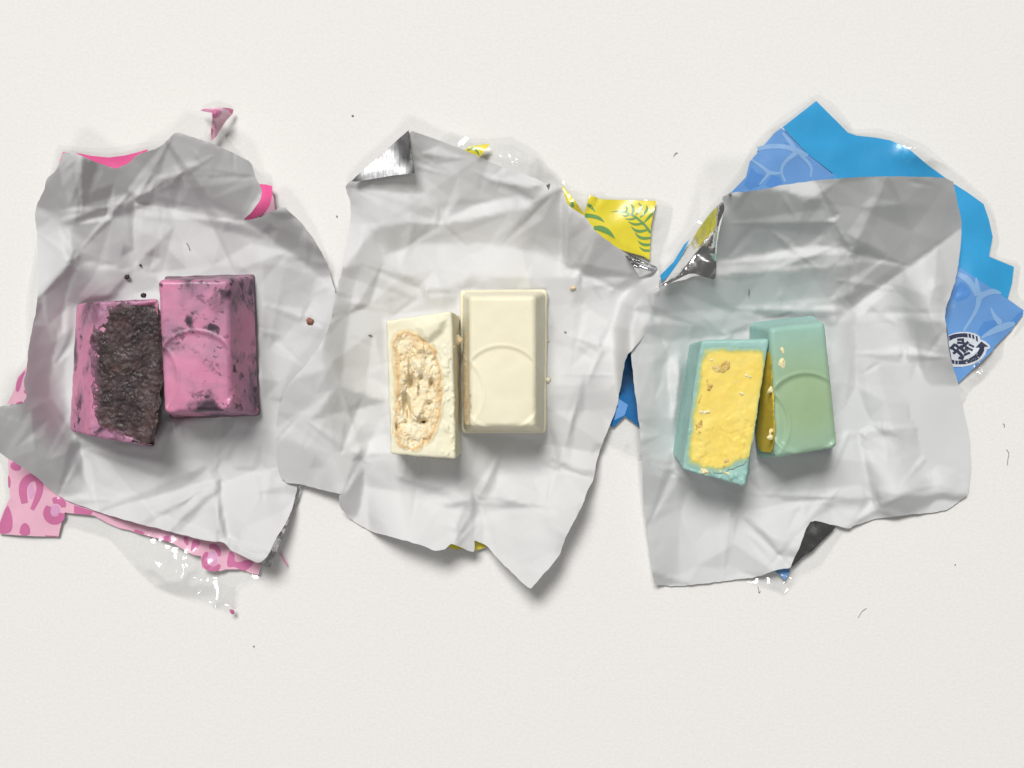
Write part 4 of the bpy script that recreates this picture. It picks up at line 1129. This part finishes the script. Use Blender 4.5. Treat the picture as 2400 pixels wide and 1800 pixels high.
set_edge(o_, np.maximum(1 - sstep(0, 21, d_rim + 8 * fbm(x, y, 30, 3, 78)), 0.7 * (1 - sstep(0, 6, d))))
def bits(root, pl, poly, off, mat, seed, name, amp=4.0, step=1.8, edge=3.0):
    P, F = tri_sheet(rough_edge(poly, edge, seed, 2.0), step, seed)
    d = pdist(poly, P[:, 0], P[:, 1])
    h = pl(P[:, 0], P[:, 1]) + off - 3 + 4 * sstep(0, 4, d) + amp * fbm(P[:, 0], P[:, 1], 8, 3, seed)
    mesh_obj(name, wpt(P[:, 0], P[:, 1], h), F, mat, root, True)
k = 0
for poly, mat, name in [([(420,540),(500,540),(560,480),(600,500),(600,560),(540,610),(480,610),(460,580)], WAFER, 'wafer_bit'), ([(390,620),(420,690),(450,700),(430,780),(390,760),(385,690)], WAFER, 'wafer_bit'),
                  ([(345,780),(360,800),(330,880),(305,880),(320,840)], WAFER, 'wafer_bit'), ([(290,1050),(350,1000),(370,1050),(350,1110),(360,1150),(330,1160),(290,1100)], WAFER, 'wafer_bit'),
                  ([(540,1350),(590,1330),(590,1390),(540,1440),(520,1420)], WAFER, 'wafer_bit'), ([(300,935),(430,915),(430,960),(340,970)], FLAKE, 'filling_flake'), ([(660,770),(700,765),(750,805),(735,820),(690,800)], FLAKE, 'filling_flake'),
                  ([(710,600),(790,630),(780,655),(720,640)], FLAKE, 'filling_flake'), ([(405,480),(450,475),(455,505),(415,510)], FLAKE, 'filling_flake'), ([(635,670),(660,670),(655,695),(635,690)], FLAKE, 'filling_flake'),
                  ([(410,1375),(520,1440),(600,1470),(580,1490),(470,1430)], FLAKE, 'filling_flake'), ([(335,1420),(400,1430),(420,1480),(340,1480)], FLAKE, 'filling_flake'), ([(640,1370),(690,1380),(690,1400),(650,1395)], FLAKE, 'filling_flake'), ([(720,490),(735,490),(735,505),(722,505)], FLAKE, 'filling_flake')]:
    k += 1
    bits(rG2, plG2, zG(poly), 3.5, mat, 60 + k, name)

# ------------------------------------------------------------------ crumbs, fibres, specks
import bmesh
def crumb(name, u, v, z, size, mat, seed, label, cat='crumb', group=None, flat=0.7, stretch=1.0, ang=0.0):
    bm = bmesh.new()
    bmesh.ops.create_icosphere(bm, subdivisions=3, radius=1.0)
    co = np.array([w.co[:] for w in bm.verts]); fs = [tuple(w.index for w in f.verts) for f in bm.faces]
    bm.free()
    n = 1 + 0.55 * fbm(co[:, 0] * 2 + co[:, 2], co[:, 1] * 2 - co[:, 2], 1.3, 3, seed)
    co = co * n[:, None] * np.array([stretch, 1, flat])
    c, s = math.cos(ang), math.sin(ang)
    co = np.c_[co[:, 0] * c - co[:, 1] * s, co[:, 0] * s + co[:, 1] * c, co[:, 2]]
    base = wpt(np.array(float(u)), np.array(float(v)), np.array(float(z)))
    co = co * size * U
    co[:, 2] -= co[:, 2].min() + 0.15 * size * U
    o = mesh_obj(name, co + base, fs, mat, None, True, tuple(base))
    tag(o, label, cat, group)
    return o
def fibre(pts, zf, w, mat, label, name='hair_fibre', cat='fibre', group=None):
    p = np.array(pts, float)
    for _ in range(2):
        q = [p[0]]
        for i in range(len(p) - 1): q += [0.75 * p[i] + 0.25 * p[i + 1], 0.25 * p[i] + 0.75 * p[i + 1]]
        q.append(p[-1]); p = np.array(q)
    z = np.array([float(zf(a, b)) if callable(zf) else zf for a, b in p]) + w * 0.9
    C = wpt(p[:, 0], p[:, 1], z); r = w * 0.5 * U; ns = 5
    t = np.gradient(p, axis=0); t /= np.linalg.norm(t, axis=1)[:, None] + 1e-9
    V = []
    for i in range(len(C)):
        for k in range(ns):
            a = 2 * math.pi * k / ns
            V.append(C[i] + r * (math.cos(a) * np.array([-t[i][1], -t[i][0], 0]) + math.sin(a) * np.array([0, 0, 1])))
    F = [(i * ns + k, i * ns + (k + 1) % ns, (i + 1) * ns + (k + 1) % ns, (i + 1) * ns + k) for i in range(len(C) - 1) for k in range(ns)]
    F += [tuple(range(ns))[::-1], tuple(range((len(C) - 1) * ns, len(C) * ns))]
    o = mesh_obj(name, V, F, mat, None, True, tuple(C[0]))
    tag(o, label, cat, group)
def plain(name, rgb, rough=0.7):
    m = NT(name); m.principled(m.ramp(m.noise(900, 3), [(0.3, lin(*[x * .9 for x in rgb])), (0.7, lin(*rgb))]), rough); return m.m
HAIR = plain('dark_fibre', (146, 141, 135)); LINT = plain('pale_fibre', (176, 172, 164)); RED = mat_crumbly('reddish_crumb', [(0.3, lin(120, 70, 56)), (0.7, lin(190, 140, 120))], 900, 0.8)
g0 = 'loose crumbs around the sweets'
at = lambda R, u, v: float(R(np.array(u), np.array(v)))
crumb('cookie_crumb', *zP([(643,105)])[0], at(RL, 298, 649), 5.5, BROWN, 1, 'dark brown crumb lying alone above the pink halves', group=g0)
crumb('cookie_crumb', *zP([(783,262)])[0], plL(336, 694) - 10, 5.5, BROWN, 2, 'dark brown crumb at the upper edge of the cut pink half', group=g0)
crumb('cookie_crumb', *z1([(1893,1440)])[0], at(RL, 727, 753), 8, RED, 3, 'reddish crumb on the wrapper near the middle wrapper edge', group=g0)
crumb('cookie_crumb', *zP([(757,8)])[0], at(RL, 330, 622), 3, BROWN, 4, 'tiny dark speck just above the lone brown crumb', group=g0)
crumb('biscuit_crumb', *zW([(745,545)])[0], zfC2 + 70, 10, BISC, 5, 'pale biscuit crumb caught between the two cream halves', group=g0, stretch=1.3, ang=1.2)
crumb('biscuit_crumb', *zW([(705,600)])[0], plC(1061, 812) - 14, 5, BISC, 6, 'small biscuit crumb on the edge of the cut cream half', group=g0)
crumb('biscuit_crumb', *z3([(1512,1085)])[0], at(RC, 1342, 675), 4.5, BISC, 7, 'small tan crumb on the paper above the upright cream half', group=g0, stretch=1.5, ang=0.3)
crumb('chocolate_flake', *zW([(1530,885)])[0], at(RC, 1285, 890), 6, CREAM, 8, 'cream flake beside the long side of the upright cream half', group=g0)
crumb('chocolate_flake', *zW([(1523,545)])[0], at(RC, 1283, 798), 4, CREAM, 9, 'smaller cream flake higher up beside the upright cream half', group=g0)
def flake(poly, R_pl, off, label, seed):
    P, F = tri_sheet(rough_edge(zG(poly), 2.5, seed, 2.0), 1.8, seed)
    h = R_pl(P[:, 0], P[:, 1]) + off + 2.2 * sstep(0, 4, pdist(zG(poly), P[:, 0], P[:, 1])) + 2 * fbm(P[:, 0], P[:, 1], 8, 3, seed)
    b = wpt(P[:, 0].mean(), P[:, 1].mean(), h.mean())
    tag(mesh_obj('filling_crumb', wpt(P[:, 0], P[:, 1], h), F, FLAKE, None, True, tuple(b)), label, 'crumb', g0)
top_g = lambda u, v: plG(u, v) + dispG(u, v)
flake([(1025,385),(1050,378),(1065,410),(1070,445),(1050,450),(1035,415)], top_g, 0.5, 'pale crumb uppermost on the smooth green half', 71)
flake([(1012,505),(1045,470),(1065,490),(1068,565),(1045,570),(1030,545),(1008,535)], top_g, 0.5, 'largest pale crumb on top of the smooth green half', 72)
flake([(910,775),(945,705),(965,740),(972,785),(945,765),(920,782)], top_g, -3, 'pale crumb on the cut edge of the smooth green half, halfway down', 73)
flake([(930,1095),(960,1085),(975,1110),(945,1130),(968,1150),(965,1185),(930,1180),(910,1160),(940,1140)], top_g, -3, 'pale crumb on the cut edge of the smooth green half, lowest', 74)
fibre(z1([(1138,962),(1148,975),(1158,1006)]), lambda a, b: at(RL, a, b), 2.2, HAIR, 'short dark hair on the paper above the upright pink half')
fibre(z5([(786,1102),(788,1120),(785,1136)]), lambda a, b: at(RR, a, b), 2.0, HAIR, 'short dark hair on the paper above the green halves')
fibre(z3([(290,1366),(312,1370)]), lambda a, b: at(RC, a, b), 3.0, HAIR, 'tiny dark dash on the paper beside the cut cream half')
fibre(z6([(1395,1428),(1370,1445),(1352,1478)]), 0.0, 1.6, LINT, 'pale curved fibre on the table below the green wrapper')
fibre(z6([(2122,605),(2136,625),(2128,655),(2126,685)]), 0.0, 1.8, LINT, 'pale wavy fibre on the table beyond the green wrapper')
fibre(z6([(2105,470),(2112,480),(2108,490)]), 0.0, 1.8, HAIR, 'tiny dark fibre on the table below the round mark')
fibre(z5([(410,392),(400,402),(396,415)]), 0.0, 1.4, HAIR, 'thin dark fibre on the table between yellow and blue films')
fibre(z6([(832,1315),(838,1335),(836,1352),(846,1340)]), 0.0, 1.6, HAIR, 'thin dark fibre at the lower edge of the green wrapper')
fibre(z3([(2140,275),(2122,285),(2115,300)]), 0.0, 1.4, LINT, 'faint curved fibre on the table above the yellow panel')
specks = [(z3([(196,55)])[0], 3.2, 'dark speck on the table above the foil corner'), ((595, 1515), 2.6, 'dark speck alone on the table under the pink film'), (z3([(1163,122)])[0], 2.4, 'dark speck on the table above the yellow film'),
          (z5([(1718,253)])[0], 2.2, 'dark speck on the table above the blue panel'), (z6([(1855,1203)])[0], 2.2, 'dark speck on the table below the torn wrapper corner'), (z4([(870,1365)])[0], 2.0, 'dark speck on the table under the middle wrapper'),
          (z1([(743,117)])[0], 2.2, 'dark speck on the table above the pink film edge'), (z1([(2055,800)])[0], 2.6, 'dark speck on the table between the pink and middle wrappers'), (z5([(293,597)])[0], 2.0, 'dark speck on the clear film edge beside the yellow panel')]
for i, (p, sz, lb) in enumerate(specks):
    if i in (2, 3, 5, 6, 8): continue
    crumb('dust_speck', p[0], p[1], 0.4 if i != 8 else 12, sz * 0.62, HAIR, 80 + i, lb, 'speck', 'dust specks on the table', 0.6, 1.4, i * 1.1)
crumb('dust_speck', *z5([(688,610)])[0], at(RR, 1711, 456), 3.5, HAIR, 95, 'black speck on the upper corner of the green wrapper', 'speck', 'dust specks on the table')
crumb('dust_speck', *z3([(1467,1350)])[0], at(RC, 1325, 779), 2.5, HAIR, 96, 'dark speck on the paper beyond the upright cream half', 'speck', 'dust specks on the table')
